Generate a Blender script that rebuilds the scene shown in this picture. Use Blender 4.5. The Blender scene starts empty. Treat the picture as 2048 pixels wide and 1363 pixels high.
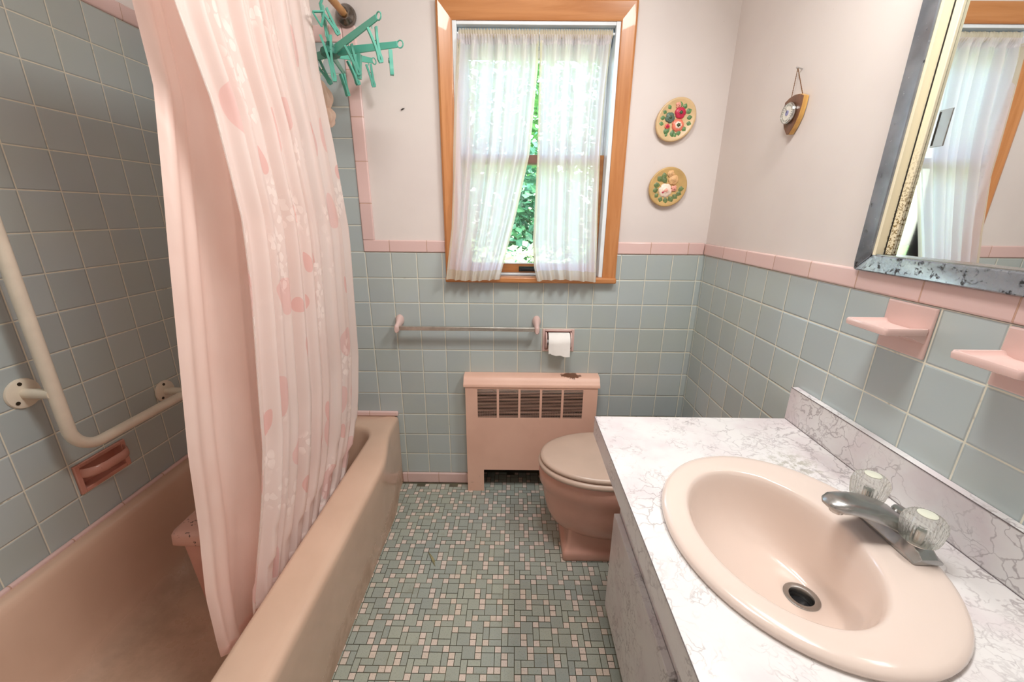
import bpy, bmesh, math, random
from mathutils import Vector, Matrix, noise
R = math.radians; PI = math.pi
random.seed(7)
SC = bpy.context.scene
COL = SC.collection
OFF = {}

# ------------------------------------------------------------------ helpers
def lin(c):
    o = []
    for v in c[:3]:
        v /= 255.0
        o.append(v / 12.92 if v <= .04045 else ((v + .055) / 1.055) ** 2.4)
    return (o[0], o[1], o[2], 1.0)

class G:
    """collects shapes in world coordinates in one bmesh"""
    def __init__(s): s.bm = bmesh.new(); s.mi = 0; s.uv = None
    def v(s, p): return s.bm.verts.new(p)
    def face(s, vs, uv=None):
        try: f = s.bm.faces.new(vs)
        except ValueError: return None
        f.material_index = s.mi
        if uv:
            if s.uv is None: s.uv = s.bm.loops.layers.uv.new('UVMap')
            for l, t in zip(f.loops, uv): l[s.uv].uv = t
        return f
    def poly(s, pts): return s.face([s.v(p) for p in pts])
    def box(s, x0, x1, y0, y1, z0, z1):
        p = [s.v((x, y, z)) for z in (z0, z1) for y in (y0, y1) for x in (x0, x1)]
        for q in ((0, 2, 3, 1), (4, 5, 7, 6), (0, 1, 5, 4), (2, 6, 7, 3), (0, 4, 6, 2), (1, 3, 7, 5)):
            s.face([p[i] for i in q])
    def hexa(s, P):
        p = [s.v(q) for q in P]   # same order as box
        for q in ((0, 2, 3, 1), (4, 5, 7, 6), (0, 1, 5, 4), (2, 6, 7, 3), (0, 4, 6, 2), (1, 3, 7, 5)):
            s.face([p[i] for i in q])
    def rings(s, rings, closed=True, cap0=True, cap1=True):
        V = [[s.v(p) for p in r] for r in rings]
        n = len(V[0])
        for a, b in zip(V, V[1:]):
            for i in range(n if closed else n - 1):
                j = (i + 1) % n
                s.face([a[i], a[j], b[j], b[i]])
        if cap0: s.face(list(reversed(V[0])))
        if cap1: s.face(V[-1])
        return V
    def tube(s, pts, r, n=12, cap=True):
        pts = [Vector(p) for p in pts]
        rr = r if isinstance(r, (list, tuple)) else [r] * len(pts)
        t0 = (pts[1] - pts[0]).normalized()
        up = Vector((0, 0, 1)) if abs(t0.z) < .9 else Vector((1, 0, 0))
        a = t0.cross(up).normalized()
        out = []
        for i, p in enumerate(pts):
            if i == 0: t = t0
            elif i == len(pts) - 1: t = (pts[i] - pts[i - 1]).normalized()
            else: t = ((pts[i + 1] - p).normalized() + (p - pts[i - 1]).normalized()).normalized()
            a = (a - t * a.dot(t)).normalized(); b = t.cross(a)
            out.append([p + a * (rr[i] * math.cos(2 * PI * k / n)) + b * (rr[i] * math.sin(2 * PI * k / n)) for k in range(n)])
        s.rings(out, True, cap, cap)
    def lathe(s, prof, o, ax=(0, 0, 1), n=32, sx=1, sy=1, rib=None, xa=None, cap=True):
        """prof = [(radius, height)...] around axis ax from o"""
        ax = Vector(ax).normalized(); o = Vector(o)
        if xa is None:
            up = Vector((0, 0, 1)) if abs(ax.z) < .9 else Vector((1, 0, 0))
            a = up.cross(ax).normalized()
        else: a = Vector(xa).normalized()
        b = ax.cross(a)
        rs = []
        for r, h in prof:
            ring = []
            for k in range(n):
                th = 2 * PI * k / n
                q = r * (1 + (rib if (rib and k % 2) else 0))
                ring.append(o + ax * h + a * (q * sx * math.cos(th)) + b * (q * sy * math.sin(th)))
            rs.append(ring)
        s.rings(rs, True, cap, cap)
    def ball(s, c, r, n=12, m=8, mat=None):
        c = Vector(c); rx, ry, rz = r if isinstance(r, (tuple, list)) else (r, r, r)
        top = None; rows = []
        for j in range(1, m):
            ph = PI * j / m
            row = []
            for k in range(n):
                th = 2 * PI * k / n
                p = Vector((rx * math.sin(ph) * math.cos(th), ry * math.sin(ph) * math.sin(th), -rz * math.cos(ph)))
                if mat: p = mat @ p
                row.append(s.v(c + p))
            rows.append(row)
        b = Vector((0, 0, -rz)); t = Vector((0, 0, rz))
        if mat: b = mat @ b; t = mat @ t
        vb, vt = s.v(c + b), s.v(c + t)
        for k in range(n):
            j = (k + 1) % n
            s.face([vb, rows[0][j], rows[0][k]]); s.face([vt, rows[-1][k], rows[-1][j]])
            for a_, b_ in zip(rows, rows[1:]): s.face([a_[k], a_[j], b_[j], b_[k]])
    def grid(s, nu, nv, f, uvf=None):
        V = [[s.v(f(i / nu, j / nv)) for i in range(nu + 1)] for j in range(nv + 1)]
        for j in range(nv):
            for i in range(nu):
                uv = None
                if uvf: uv = [uvf(a / nu, b / nv) for a, b in ((i, j), (i + 1, j), (i + 1, j + 1), (i, j + 1))]
                s.face([V[j][i], V[j][i + 1], V[j + 1][i + 1], V[j + 1][i]], uv)
    def panel(s, us, vs, holes, P):
        """rectangle us x vs with rectangular holes (u0,u1,v0,v1), P(u,v)->point"""
        U = sorted(set(list(us) + [h[i] for h in holes for i in (0, 1)]))
        V = sorted(set(list(vs) + [h[i] for h in holes for i in (2, 3)]))
        U = [q for q in U if min(us) <= q <= max(us)]; V = [q for q in V if min(vs) <= q <= max(vs)]
        cache = {}
        def g(u, v):
            if (u, v) not in cache: cache[(u, v)] = s.v(P(u, v))
            return cache[(u, v)]
        for a, b in zip(U, U[1:]):
            for c, d in zip(V, V[1:]):
                m = ((a + b) / 2, (c + d) / 2)
                if any(h[0] < m[0] < h[1] and h[2] < m[1] < h[3] for h in holes): continue
                s.face([g(a, c), g(b, c), g(b, d), g(a, d)])

def mk(name, g, mats, parent=None, smooth=True, ang=38, bevel=0, seg=2, sub=0, solid=0, flip=True):
    bm = g.bm
    if parent is not None:
        o = OFF[parent.name]
        for v in bm.verts: v.co -= o
    bm.normal_update()
    if flip: bmesh.ops.recalc_face_normals(bm, faces=bm.faces)
    for f in bm.faces: f.smooth = smooth
    if smooth:
        for e in bm.edges:
            if len(e.link_faces) == 2 and e.calc_face_angle(0) > R(ang): e.smooth = False
    me = bpy.data.meshes.new(name); bm.to_mesh(me); bm.free()
    for m in (mats if isinstance(mats, (list, tuple)) else [mats]): me.materials.append(m)
    ob = bpy.data.objects.new(name, me); COL.objects.link(ob)
    if parent is not None:
        ob.parent = parent; OFF[ob.name] = OFF[parent.name]
    else: OFF[ob.name] = Vector((0, 0, 0))
    if solid:
        d = ob.modifiers.new('s', 'SOLIDIFY'); d.thickness = solid; d.offset = 0
    if bevel:
        d = ob.modifiers.new('b', 'BEVEL'); d.width = bevel; d.segments = seg; d.limit_method = 'ANGLE'; d.angle_limit = R(35)
    if sub:
        d = ob.modifiers.new('ss', 'SUBSURF'); d.levels = sub; d.render_levels = sub
    return ob

def thing(name, label, cat, loc, group=None):
    o = bpy.data.objects.new(name, None); COL.objects.link(o); o.location = loc
    o.empty_display_size = .05
    OFF[o.name] = Vector(loc); o['label'] = label; o['category'] = cat
    if group: o['group'] = group
    return o
def tag(o, label, cat, group=None):
    o['label'] = label; o['category'] = cat
    if group: o['group'] = group
    return o
def struct(name, g, mats, parent=None, **k):
    o = mk(name, g, mats, parent, **k)
    if parent is None: o['kind'] = 'structure'
    return o
def lerp(a, b, t): return a + (b - a) * t
def sstep(a, b, x):
    t = max(0, min(1, (x - a) / (b - a))); return t * t * (3 - 2 * t)
def table(T, x):
    """piecewise smooth interpolation of sorted (x, y) pairs"""
    if x <= T[0][0]: return T[0][1]
    for (a, p), (b, q) in zip(T, T[1:]):
        if x <= b: return lerp(p, q, (x - a) / (b - a))
    return T[-1][1]

# ------------------------------------------------------------------ materials
class N:
    def __init__(s, name):
        s.m = bpy.data.materials.new(name); s.m.use_nodes = True
        s.t = s.m.node_tree; s.t.nodes.clear()
        s.out = s.n('ShaderNodeOutputMaterial')
    def n(s, typ, **k):
        x = s.t.nodes.new(typ)
        for a, b in k.items(): setattr(x, a, b)
        return x
    def set(s, sock, v):
        if hasattr(v, 'node'): s.t.links.new(v, sock)
        else: sock.default_value = v
    def math(s, op, a, b=0.0, c=0.0, clamp=False):
        x = s.n('ShaderNodeMath', operation=op); x.use_clamp = clamp
        for i, q in enumerate((a, b, c)): s.set(x.inputs[i], q)
        return x.outputs[0]
    def vm(s, op, a, b=(0, 0, 0)):
        x = s.n('ShaderNodeVectorMath', operation=op)
        s.set(x.inputs[0], a); s.set(x.inputs[1], b)
        return x.outputs['Value'] if op in ('LENGTH', 'DISTANCE', 'DOT_PRODUCT') else x.outputs[0]
    def mix(s, f, a, b, blend='MIX'):
        x = s.n('ShaderNodeMix', data_type='RGBA', blend_type=blend)
        s.set(x.inputs[0], f); s.set(x.inputs[6], a); s.set(x.inputs[7], b)
        return x.outputs[2]
    def ss(s, x, a, b):
        q = s.n('ShaderNodeMapRange', interpolation_type='SMOOTHSTEP')
        s.set(q.inputs[0], x); q.inputs[1].default_value = a; q.inputs[2].default_value = b
        return q.outputs[0]
    def noise(s, scale, detail=3, rough=.55, vec=None, dist=0, out=0):
        x = s.n('ShaderNodeTexNoise'); x.inputs['Scale'].default_value = scale
        x.inputs['Detail'].default_value = detail; x.inputs['Roughness'].default_value = rough
        x.inputs['Distortion'].default_value = dist
        s.set(x.inputs['Vector'], vec if vec is not None else s.pos())
        return x.outputs[out]
    def pos(s): return s.n('ShaderNodeNewGeometry').outputs['Position']
    def sep(s, v):
        x = s.n('ShaderNodeSeparateXYZ'); s.set(x.inputs[0], v); return x.outputs
    def comb(s, x=0., y=0., z=0.):
        q = s.n('ShaderNodeCombineXYZ')
        for i, v in enumerate((x, y, z)): s.set(q.inputs[i], v)
        return q.outputs[0]
    def bump(s, h, strength=.3, dist=.002, normal=None):
        b = s.n('ShaderNodeBump'); b.inputs['Strength'].default_value = strength; b.inputs['Distance'].default_value = dist
        s.set(b.inputs['Height'], h)
        if normal is not None: s.set(b.inputs['Normal'], normal)
        return b.outputs[0]
    def bsdf(s, color, rough=.5, metal=0., normal=None, **k):
        b = s.n('ShaderNodeBsdfPrincipled')
        s.set(b.inputs['Base Color'], color); s.set(b.inputs['Roughness'], rough); s.set(b.inputs['Metallic'], metal)
        if normal is not None: s.set(b.inputs['Normal'], normal)
        for a, v in k.items(): s.set(b.inputs[a.replace('_', ' ')], v)
        return b.outputs[0]
    def done(s, sh): s.t.links.new(sh, s.out.inputs['Surface']); return s.m

def M(name, c, rough=.5, metal=0., var=.06, vs=9, bump=0, bs=60, spots=None, **k):
    """plain material with mottled colour; spots=(colour, scale, threshold) adds wear"""
    n = N(name); base = lin(c)
    col = n.mix(n.ss(n.noise(vs, 4), .3, .7), tuple(x * (1 - var) for x in base[:3]) + (1,), tuple(min(1, x * (1 + var)) for x in base[:3]) + (1,))
    if spots:
        col = n.mix(n.ss(n.noise(spots[1], 6, .7), spots[2], spots[2] + .03), col, lin(spots[0]))
    nm = n.bump(n.noise(bs, 3), .4, bump) if bump else None
    return n.done(n.bsdf(col, rough, metal, nm, **k))

P = .1095; ZP = 1.149
def tile_mat(name, ax, u0, v0, c=(177, 188, 189), grout=(222, 220, 202)):
    n = N(name); p = n.pos(); q = n.sep(p)
    u = n.math('DIVIDE', n.math('SUBTRACT', q[ax], u0), P); v = n.math('DIVIDE', n.math('SUBTRACT', q['Z'], v0), P)
    fu = n.math('ABSOLUTE', n.math('SUBTRACT', n.math('FRACT', u), .5)); fv = n.math('ABSOLUTE', n.math('SUBTRACT', n.math('FRACT', v), .5))
    wob = n.math('MULTIPLY', n.math('SUBTRACT', n.noise(40, 2), .5), .008)
    e = n.math('ADD', n.math('SUBTRACT', .5, n.math('MAXIMUM', fu, fv)), wob)
    cell = n.comb(n.math('FLOOR', u), n.math('FLOOR', v), 3.3)
    w = n.n('ShaderNodeTexWhiteNoise', noise_dimensions='3D'); n.set(w.inputs[0], cell)
    base = lin(c)
    col = n.mix(w.outputs[0], tuple(x * .93 for x in base[:3]) + (1,), tuple(x * 1.06 for x in base[:3]) + (1,))
    col = n.mix(n.math('MULTIPLY', n.ss(n.noise(3.5, 3), .35, .7), .35), col, lin((c[0] + 4, c[1] + 2, c[2] - 12)))
    gcol = n.mix(n.ss(n.noise(14, 4, .7), .62, .74), lin(grout), lin((140, 134, 112)))
    mask = n.ss(e, .010, .017)
    h = n.ss(e, .006, .045)
    col = n.mix(mask, gcol, col)
    tilt = n.vm('MULTIPLY', n.vm('SUBTRACT', w.outputs[1], (.5, .5, .5)), (.035, .035, .035))
    ge = n.n('ShaderNodeNewGeometry').outputs['Normal']
    nm = n.vm('NORMALIZE', n.vm('ADD', ge, tilt))
    nm = n.bump(n.noise(18, 2), .25, .0012, nm)
    nm = n.bump(h, .7, .0022, nm)
    rough = n.math('SUBTRACT', .75, n.math('MULTIPLY', mask, .55))
    return n.done(n.bsdf(col, rough, 0., nm, Specular_IOR_Level=.5))

def trim_mat(name, ax, period=.158, u0=.0, c=(222, 192, 187)):
    n = N(name); q = n.sep(n.pos())
    u = n.math('DIVIDE', n.math('SUBTRACT', q[ax], u0), period)
    e = n.math('SUBTRACT', .5, n.math('ABSOLUTE', n.math('SUBTRACT', n.math('FRACT', u), .5)))
    m = n.ss(e, .006, .012)
    w = n.n('ShaderNodeTexWhiteNoise', noise_dimensions='1D'); n.set(w.inputs['W'], n.math('FLOOR', u))
    base = lin(c)
    col = n.mix(w.outputs[0], tuple(x * .94 for x in base[:3]) + (1,), tuple(min(1, x * 1.05) for x in base[:3]) + (1,))
    col = n.mix(m, lin((196, 160, 140)), col)
    return n.done(n.bsdf(col, .22, 0., n.bump(m, .6, .0015)))

T_back = tile_mat('tile_back', 'X', -.6383, ZP)
T_left = tile_mat('tile_left', 'Y', -.5223, ZP + .6491)
T_right = tile_mat('tile_right', 'Y', -.7837, ZP)
def paint_mat():
    n = N('wall_paint')
    col = n.mix(n.ss(n.noise(2.2, 4), .35, .7), lin((222, 214, 209)), lin((216, 207, 203)))
    col = n.mix(n.math('MULTIPLY', n.ss(n.noise(55, 4, .7), .70, .74), .35), col, lin((190, 172, 165)))
    return n.done(n.bsdf(col, .55, 0., n.bump(n.noise(120, 3), .15, .0008)))
PAINT = paint_mat()
CEIL = M('ceiling_white', (232, 228, 222), .8)
PINKX = trim_mat('pink_trim_x', 'X', .158, .102); PINKY = trim_mat('pink_trim_y', 'Y', .158, -.80); PINKZ = trim_mat('pink_trim_z', 'Z', .158, 1.03)
PINKC = M('pink_ceramic', (214, 184, 177), .18, var=.04)
PINKC2 = M('pink_dish_ceramic', (206, 150, 134), .25, var=.08, spots=((110, 80, 66), 45, .66))

def marble():
    n = N('marble_laminate'); p = n.pos()
    wv = n.noise(7, 4, .6, out=1)
    pv = n.vm('ADD', p, n.vm('MULTIPLY', n.vm('SUBTRACT', wv, (.5, .5, .5)), (.16, .16, .16)))
    w2 = n.noise(45, 3, .6, out=1)
    pv = n.vm('ADD', pv, n.vm('MULTIPLY', n.vm('SUBTRACT', w2, (.5, .5, .5)), (.028, .028, .028)))
    def veins(scale, w):
        v = n.n('ShaderNodeTexVoronoi', feature='DISTANCE_TO_EDGE'); v.inputs['Scale'].default_value = scale
        n.set(v.inputs['Vector'], pv)
        return n.math('SUBTRACT', 1.0, n.ss(v.outputs['Distance'], 0.0, w))
    gate = n.ss(n.noise(6, 4, .6), .42, .62)
    a = n.math('MULTIPLY', veins(21, .06), gate)
    b = n.math('MULTIPLY', veins(46, .08), n.ss(n.noise(10, 4, .6, dist=.5), .52, .66))
    t = n.math('MAXIMUM', n.math('MULTIPLY', a, .75), n.math('MULTIPLY', b, .55))
    base = n.mix(n.ss(n.noise(9, 4), .4, .72), lin((224, 222, 221)), lin((214, 205, 207)))
    col = n.mix(t, base, lin((156, 148, 150)))
    dirt = n.math('SUBTRACT', 1.0, n.ss(n.vm('DISTANCE', p, (.66, -.93, .755)), .01, .10))
    col = n.mix(n.math('MULTIPLY', n.math('MULTIPLY', dirt, n.ss(n.noise(60, 4, .7), .45, .62)), .7), col, lin((150, 146, 128)))
    return n.done(n.bsdf(col, .28))
MARBLE = marble()
TUB = M('tub_enamel', (216, 175, 147), .22, var=.03, vs=4, spots=((120, 90, 70), 34, .80))
def tub_mat():
    n = N('tub_enamel_worn'); p = n.pos(); z = n.sep(p)['Z']
    col = n.mix(n.ss(n.noise(4, 3), .3, .7), lin((206, 174, 152)), lin((214, 182, 160)))
    worn = n.math('MULTIPLY', n.math('SUBTRACT', 1.0, n.ss(z, .06, .13)), n.ss(n.noise(7, 5, .65), .35, .65))
    col = n.mix(n.math('MULTIPLY', worn, .75), col, lin((178, 150, 128)))
    col = n.mix(n.ss(n.noise(38, 5, .75), .735, .76), col, lin((96, 66, 50)))
    return n.done(n.bsdf(col, n.math('ADD', .2, n.math('MULTIPLY', worn, .4)), 0.))
TUBW = tub_mat()
SINK = M('sink_porcelain', (222, 205, 194), .16, var=.02, vs=3, Coat_Weight=.3)
TOILET = M('toilet_porcelain', (206, 158, 142), .18, var=.04)
SEAT = M('toilet_seat_plastic', (196, 172, 156), .32, var=.03)
def rad_mat():
    n = N('radiator_paint'); p = n.pos()
    col = n.mix(n.ss(n.noise(5, 4), .35, .7), lin((230, 188, 168)), lin((223, 180, 160)))
    d = n.vm('LENGTH', n.vm('MULTIPLY', n.vm('SUBTRACT', p, (.262, -.028, .598)), (1., 1.6, 1.)))
    rust = n.math('SUBTRACT', 1.0, n.ss(n.math('ADD', d, n.math('MULTIPLY', n.math('SUBTRACT', n.noise(38, 5, .7), .5), .10)), .040, .046))
    low = n.math('SUBTRACT', 1.0, n.ss(n.sep(p)['Z'], .0, .14))
    chips = n.math('MULTIPLY', n.ss(n.noise(70, 5, .7), .64, .67), low)
    chips = n.math('MAXIMUM', chips, n.ss(n.noise(33, 5, .7), .745, .76))
    col = n.mix(n.math('MAXIMUM', rust, chips), col, lin((112, 72, 50)))
    return n.done(n.bsdf(col, .42))
RAD = rad_mat()
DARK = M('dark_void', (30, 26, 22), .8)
DARKG = M('dark_fins', (26, 22, 18), .7, var=.3, vs=40)
CHROME = M('chrome', (196, 196, 194), .14, 1., var=.05, vs=30, spots=((120, 112, 100), 60, .72))
STEEL = M('brushed_steel', (176, 176, 174), .27, 1., var=.08, vs=40)
BARM = M('towel_bar_metal', (208, 203, 195), .34, 1., var=.15, vs=25)
GOLD = M('old_brass_rod', (196, 146, 92), .38, .35, var=.12, vs=22)
WHITEP = M('white_enamel', (226, 216, 198), .3, var=.05, vs=16, spots=((176, 160, 130), 60, .70))
WHITE = M('white_paint_trim', (226, 232, 236), .4)
CREAM = None
def cream():
    n = N('cream_rusty_steel'); p = n.pos(); z = n.sep(p)['Z']
    low = n.math('SUBTRACT', 1.0, n.ss(z, 1.28, 1.50))
    s = n.math('MULTIPLY', n.ss(n.noise(210, 4, .7), .50, .56), n.math('MULTIPLY', low, n.ss(n.sep(p)['X'], .8075, .809)))
    col = n.mix(s, lin((238, 228, 198)), lin((128, 104, 48)))
    col = n.mix(n.ss(n.noise(60, 5, .7), .74, .76), col, lin((130, 84, 40)))
    return n.done(n.bsdf(col, .35))
CREAM = cream()
def tarnish():
    n = N('tarnished_steel_frame'); p = n.pos(); z = n.sep(p)['Z']
    low = n.math('SUBTRACT', 1.0, n.ss(z, 1.20, 1.34))
    t = n.math('ADD', n.noise(70, 5, .75), n.math('MULTIPLY', low, .10))
    s = n.ss(t, .63, .72)
    col = n.mix(n.ss(n.noise(12, 4), .3, .7), lin((158, 164, 172)), lin((126, 132, 140)))
    col = n.mix(s, col, lin((34, 34, 36)))
    return n.done(n.bsdf(col, n.math('ADD', .22, n.math('MULTIPLY', s, .4)), n.math('SUBTRACT', .7, n.math('MULTIPLY', s, .6))))
FRAME = tarnish()
MIRROR = M('mirror_silver', (232, 236, 236), .01, 1., var=.0)
def wood(name, a, b, ax='Z', rough=.3, sc=1.):
    n = N(name); p = n.pos()
    stretch = {'Z': (26, 26, 1.6), 'X': (1.6, 26, 26), 'Y': (26, 1.6, 26)}[ax]
    v = n.vm('MULTIPLY', p, tuple(x * sc for x in stretch))
    f = n.noise(1.6, 5, .6, v, .6)
    col = n.mix(n.ss(f, .3, .72), lin(a), lin(b))
    return n.done(n.bsdf(col, rough, 0., n.bump(f, .1, .0006), Coat_Weight=.25))
WOODZ = wood('casing_wood_upright', (200, 138, 86), (180, 116, 64), 'Z')
WOODX = wood('casing_wood_level', (200, 138, 86), (180, 116, 64), 'X')
SASHW = wood('sash_wood', (176, 118, 66), (150, 94, 50), 'X')
RAILB = M('meeting_rail_brown', (128, 92, 78), .5)
WALNUT = wood('walnut_board', (124, 80, 52), (96, 60, 40), 'Z', .35, 3)
OAK = wood('pale_edge_wood', (206, 162, 88), (186, 138, 70), 'Z', .4, 3)
TEAL = M('teal_plastic', (88, 168, 148), .35, var=.06, Subsurface_Weight=.0)
TEALD = M('teal_plastic_dark', (46, 116, 100), .4, var=.06)
PAPER = M('tissue_paper', (246, 244, 240), .9, bump=.0008, bs=160)
GREENF = None

def floor_mats():
    out = []
    for nm, a, b in (('mosaic_green', (170, 176, 162), (156, 163, 154)), ('mosaic_pink', (222, 206, 194), (212, 198, 182))):
        n = N(nm)
        ri = n.n('ShaderNodeNewGeometry').outputs['Random Per Island']
        col = n.mix(ri, lin(a), lin(b))
        col = n.mix(n.ss(n.noise(2.0, 2), .35, .65), col, n.mix(1.0, col, (.93, .97, 1.04, 1), 'MULTIPLY'))
        col = n.mix(n.math('MULTIPLY', n.ss(n.noise(260, 3, .6), .5, .72), .35), col, lin((110, 122, 112)))
        col = n.mix(n.math('MULTIPLY', n.ss(n.noise(9, 5, .7), .58, .75), .35), col, lin((120, 116, 92)))
        out.append(n.done(n.bsdf(col, .34, 0., n.bump(n.noise(300, 2), .2, .0005))))
    n = N('floor_grout')
    col = n.mix(n.ss(n.noise(9, 4), .4, .65), lin((84, 82, 68)), lin((110, 104, 84)))
    out.append(n.done(n.bsdf(col, .8)))
    return out
MOS = floor_mats()

def sheer_mat(name, c, clear=.35, trans=.5, band=None):
    n = N(name); base = lin(c)
    weave = n.noise(420, 2)
    col = n.mix(weave, tuple(x * .94 for x in base[:3]) + (1,), base)
    d = n.n('ShaderNodeBsdfDiffuse'); n.set(d.inputs[0], col)
    t = n.n('ShaderNodeBsdfTranslucent'); n.set(t.inputs[0], col)
    mx = n.n('ShaderNodeMixShader'); mx.inputs[0].default_value = trans
    n.t.links.new(d.outputs[0], mx.inputs[1]); n.t.links.new(t.outputs[0], mx.inputs[2])
    tr = n.n('ShaderNodeBsdfTransparent')
    m2 = n.n('ShaderNodeMixShader'); n.set(m2.inputs[0], 1 - clear)
    n.t.links.new(tr.outputs[0], m2.inputs[1]); n.t.links.new(mx.outputs[0], m2.inputs[2])
    return n.done(m2.outputs[0])
LACE = sheer_mat('window_sheer', (252, 246, 249), .12, .6)
LACEH = sheer_mat('window_sheer_hem', (236, 228, 210), .08, .5)

def shower_mat():
    n = N('leaf_print_sheer'); uv = n.n('ShaderNodeUVMap').outputs[0]
    base = n.mix(n.ss(n.noise(3, 3), .35, .7), lin((245, 231, 225)), lin((243, 225, 218)))
    def leaf(scale, a, b, gate, seed):
        v = n.n('ShaderNodeTexVoronoi', voronoi_dimensions='2D', feature='F1'); v.inputs['Scale'].default_value = scale
        u2 = n.vm('ADD', uv, (seed, seed * 1.7, 0)); n.set(v.inputs['Vector'], u2)
        d = n.vm('SUBTRACT', u2, v.outputs['Position'])
        cr = n.n('ShaderNodeSeparateColor'); n.set(cr.inputs[0], v.outputs['Color'])
        ro = n.n('ShaderNodeVectorRotate', rotation_type='Z_AXIS'); n.set(ro.inputs['Vector'], d); n.set(ro.inputs['Angle'], n.math('MULTIPLY', cr.outputs[0], 6.28))
        s = n.sep(ro.outputs[0])
        # pointed leaf: width narrows towards one tip
        yy = n.math('DIVIDE', s['Y'], b)
        xx = n.math('DIVIDE', s['X'], n.math('MULTIPLY', n.math('SUBTRACT', 1.15, n.math('MULTIPLY', yy, .55)), a))
        r = n.math('ADD', n.math('MULTIPLY', xx, xx), n.math('MULTIPLY', yy, yy))
        return n.math('MULTIPLY', n.math('SUBTRACT', 1.0, n.ss(r, .92, 1.0)), n.math('LESS_THAN', cr.outputs[1], gate))
    l1 = leaf(4.2, .042, .060, .42, .37)
    l2 = leaf(7.5, .018, .034, .22, 5.2)
    col = n.mix(n.math('MULTIPLY', l1, .42), base, lin((240, 172, 168)))
    col = n.mix(n.math('MULTIPLY', l2, .5), col, lin((240, 166, 160)))
    sp = n.math('MULTIPLY', leaf(42, .009, .014, .7, 2.2), n.ss(n.noise(4.2, 2, vec=uv), .57, .63))
    col = n.mix(n.math('MULTIPLY', sp, .28), col, lin((252, 246, 240)))
    op = n.math('ADD', .86, n.math('MULTIPLY', sp, .14))
    d = n.n('ShaderNodeBsdfPrincipled'); n.set(d.inputs['Base Color'], col); d.inputs['Roughness'].default_value = .5
    n.set(d.inputs['Normal'], n.bump(n.noise(30, 3), .25, .002))
    t = n.n('ShaderNodeBsdfTranslucent'); n.set(t.inputs[0], col)
    mx = n.n('ShaderNodeMixShader'); mx.inputs[0].default_value = .35
    n.t.links.new(d.outputs[0], mx.inputs[1]); n.t.links.new(t.outputs[0], mx.inputs[2])
    tr = n.n('ShaderNodeBsdfTransparent')
    m2 = n.n('ShaderNodeMixShader'); n.set(m2.inputs[0], op)
    n.t.links.new(tr.outputs[0], m2.inputs[1]); n.t.links.new(mx.outputs[0], m2.inputs[2])
    return n.done(m2.outputs[0])
SHEER = shower_mat()
def liner_mat():
    n = N('pink_satin_liner')
    col = n.mix(n.ss(n.noise(4, 3), .35, .7), lin((252, 223, 212)), lin((249, 216, 204)))
    d = n.n('ShaderNodeBsdfPrincipled'); n.set(d.inputs['Base Color'], col); d.inputs['Roughness'].default_value = .38
    v = n.vm('MULTIPLY', n.pos(), (14, 14, 4))
    n.set(d.inputs['Normal'], n.bump(n.noise(1., 3, .5, v), .5, .012))
    t = n.n('ShaderNodeBsdfTranslucent'); n.set(t.inputs[0], col)
    mx = n.n('ShaderNodeMixShader'); mx.inputs[0].default_value = .32
    n.t.links.new(d.outputs[0], mx.inputs[1]); n.t.links.new(t.outputs[0], mx.inputs[2])
    return n.done(mx.outputs[0])
LINER = liner_mat()

def glass_pane():
    n = N('window_glass')
    tr = n.n('ShaderNodeBsdfTransparent'); tr.inputs[0].default_value = (.95, .97, .96, 1)
    g = n.n('ShaderNodeBsdfGlossy'); g.inputs['Roughness'].default_value = .02
    f = n.n('ShaderNodeFresnel'); f.inputs[0].default_value = 1.45
    mx = n.n('ShaderNodeMixShader'); n.t.links.new(f.outputs[0], mx.inputs[0])
    n.t.links.new(tr.outputs[0], mx.inputs[1]); n.t.links.new(g.outputs[0], mx.inputs[2])
    return n.done(mx.outputs[0])
GLASS = glass_pane()
def acrylic():
    n = N('clear_acrylic')
    g = n.n('ShaderNodeBsdfGlass'); g.inputs['Roughness'].default_value = .03; g.inputs['IOR'].default_value = 1.25; g.inputs[0].default_value = (.98, .98, .96, 1)
    tr = n.n('ShaderNodeBsdfTransparent'); tr.inputs[0].default_value = (.95, .96, .93, 1)
    df = n.n('ShaderNodeBsdfTranslucent'); df.inputs[0].default_value = (.85, .86, .80, 1)
    mx = n.n('ShaderNodeMixShader'); mx.inputs[0].default_value = .4
    n.t.links.new(g.outputs[0], mx.inputs[1]); n.t.links.new(tr.outputs[0], mx.inputs[2])
    m2 = n.n('ShaderNodeMixShader'); m2.inputs[0].default_value = .15
    n.t.links.new(mx.outputs[0], m2.inputs[1]); n.t.links.new(df.outputs[0], m2.inputs[2])
    return n.done(m2.outputs[0])
ACRYL = acrylic()

# ------------------------------------------------------------------ room shell
XL, XR, YN, ZC = -1.305, .806, -2.25, 2.44
YT = -1.555                                   # near end of the tub alcove
WX0, WX1, WZ0, WZ1 = -.236, .378, 1.048, 1.977  # window opening
g = G()
hole = (WX0, WX1, WZ0, WZ1); tp = (.143, .262, .722, .808)
nic = (-.205, .372, -.01, .50)
g.mi = 0; g.panel((XL, XR), (0, ZP), [hole, tp, nic], lambda u, v: (u, 0, v))
g.panel((XL, -.641), (ZP, 1.907), [], lambda u, v: (u, 0, v))
g.mi = 1; g.panel((-.641, XR + .004), (ZP, ZC), [hole], lambda u, v: (u, .004, v))
g.panel((XL - .006, -.641), (1.907, ZC), [], lambda u, v: (u, .004, v))
g.panel((XL - .15, XR + .15), (-.05, ZC + .06), [hole], lambda u, v: (u, .128, v))  # added backing plane behind the wall, stops outside light leaking in
wb = struct('wall_back', g, [T_back, PAINT], smooth=False, flip=False)
g = G(); sd = (-.735, -.570, .487, .584)
g.mi = 0; g.panel((YT, 0), (0, 1.907), [sd], lambda u, v: (XL, u, v))
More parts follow.
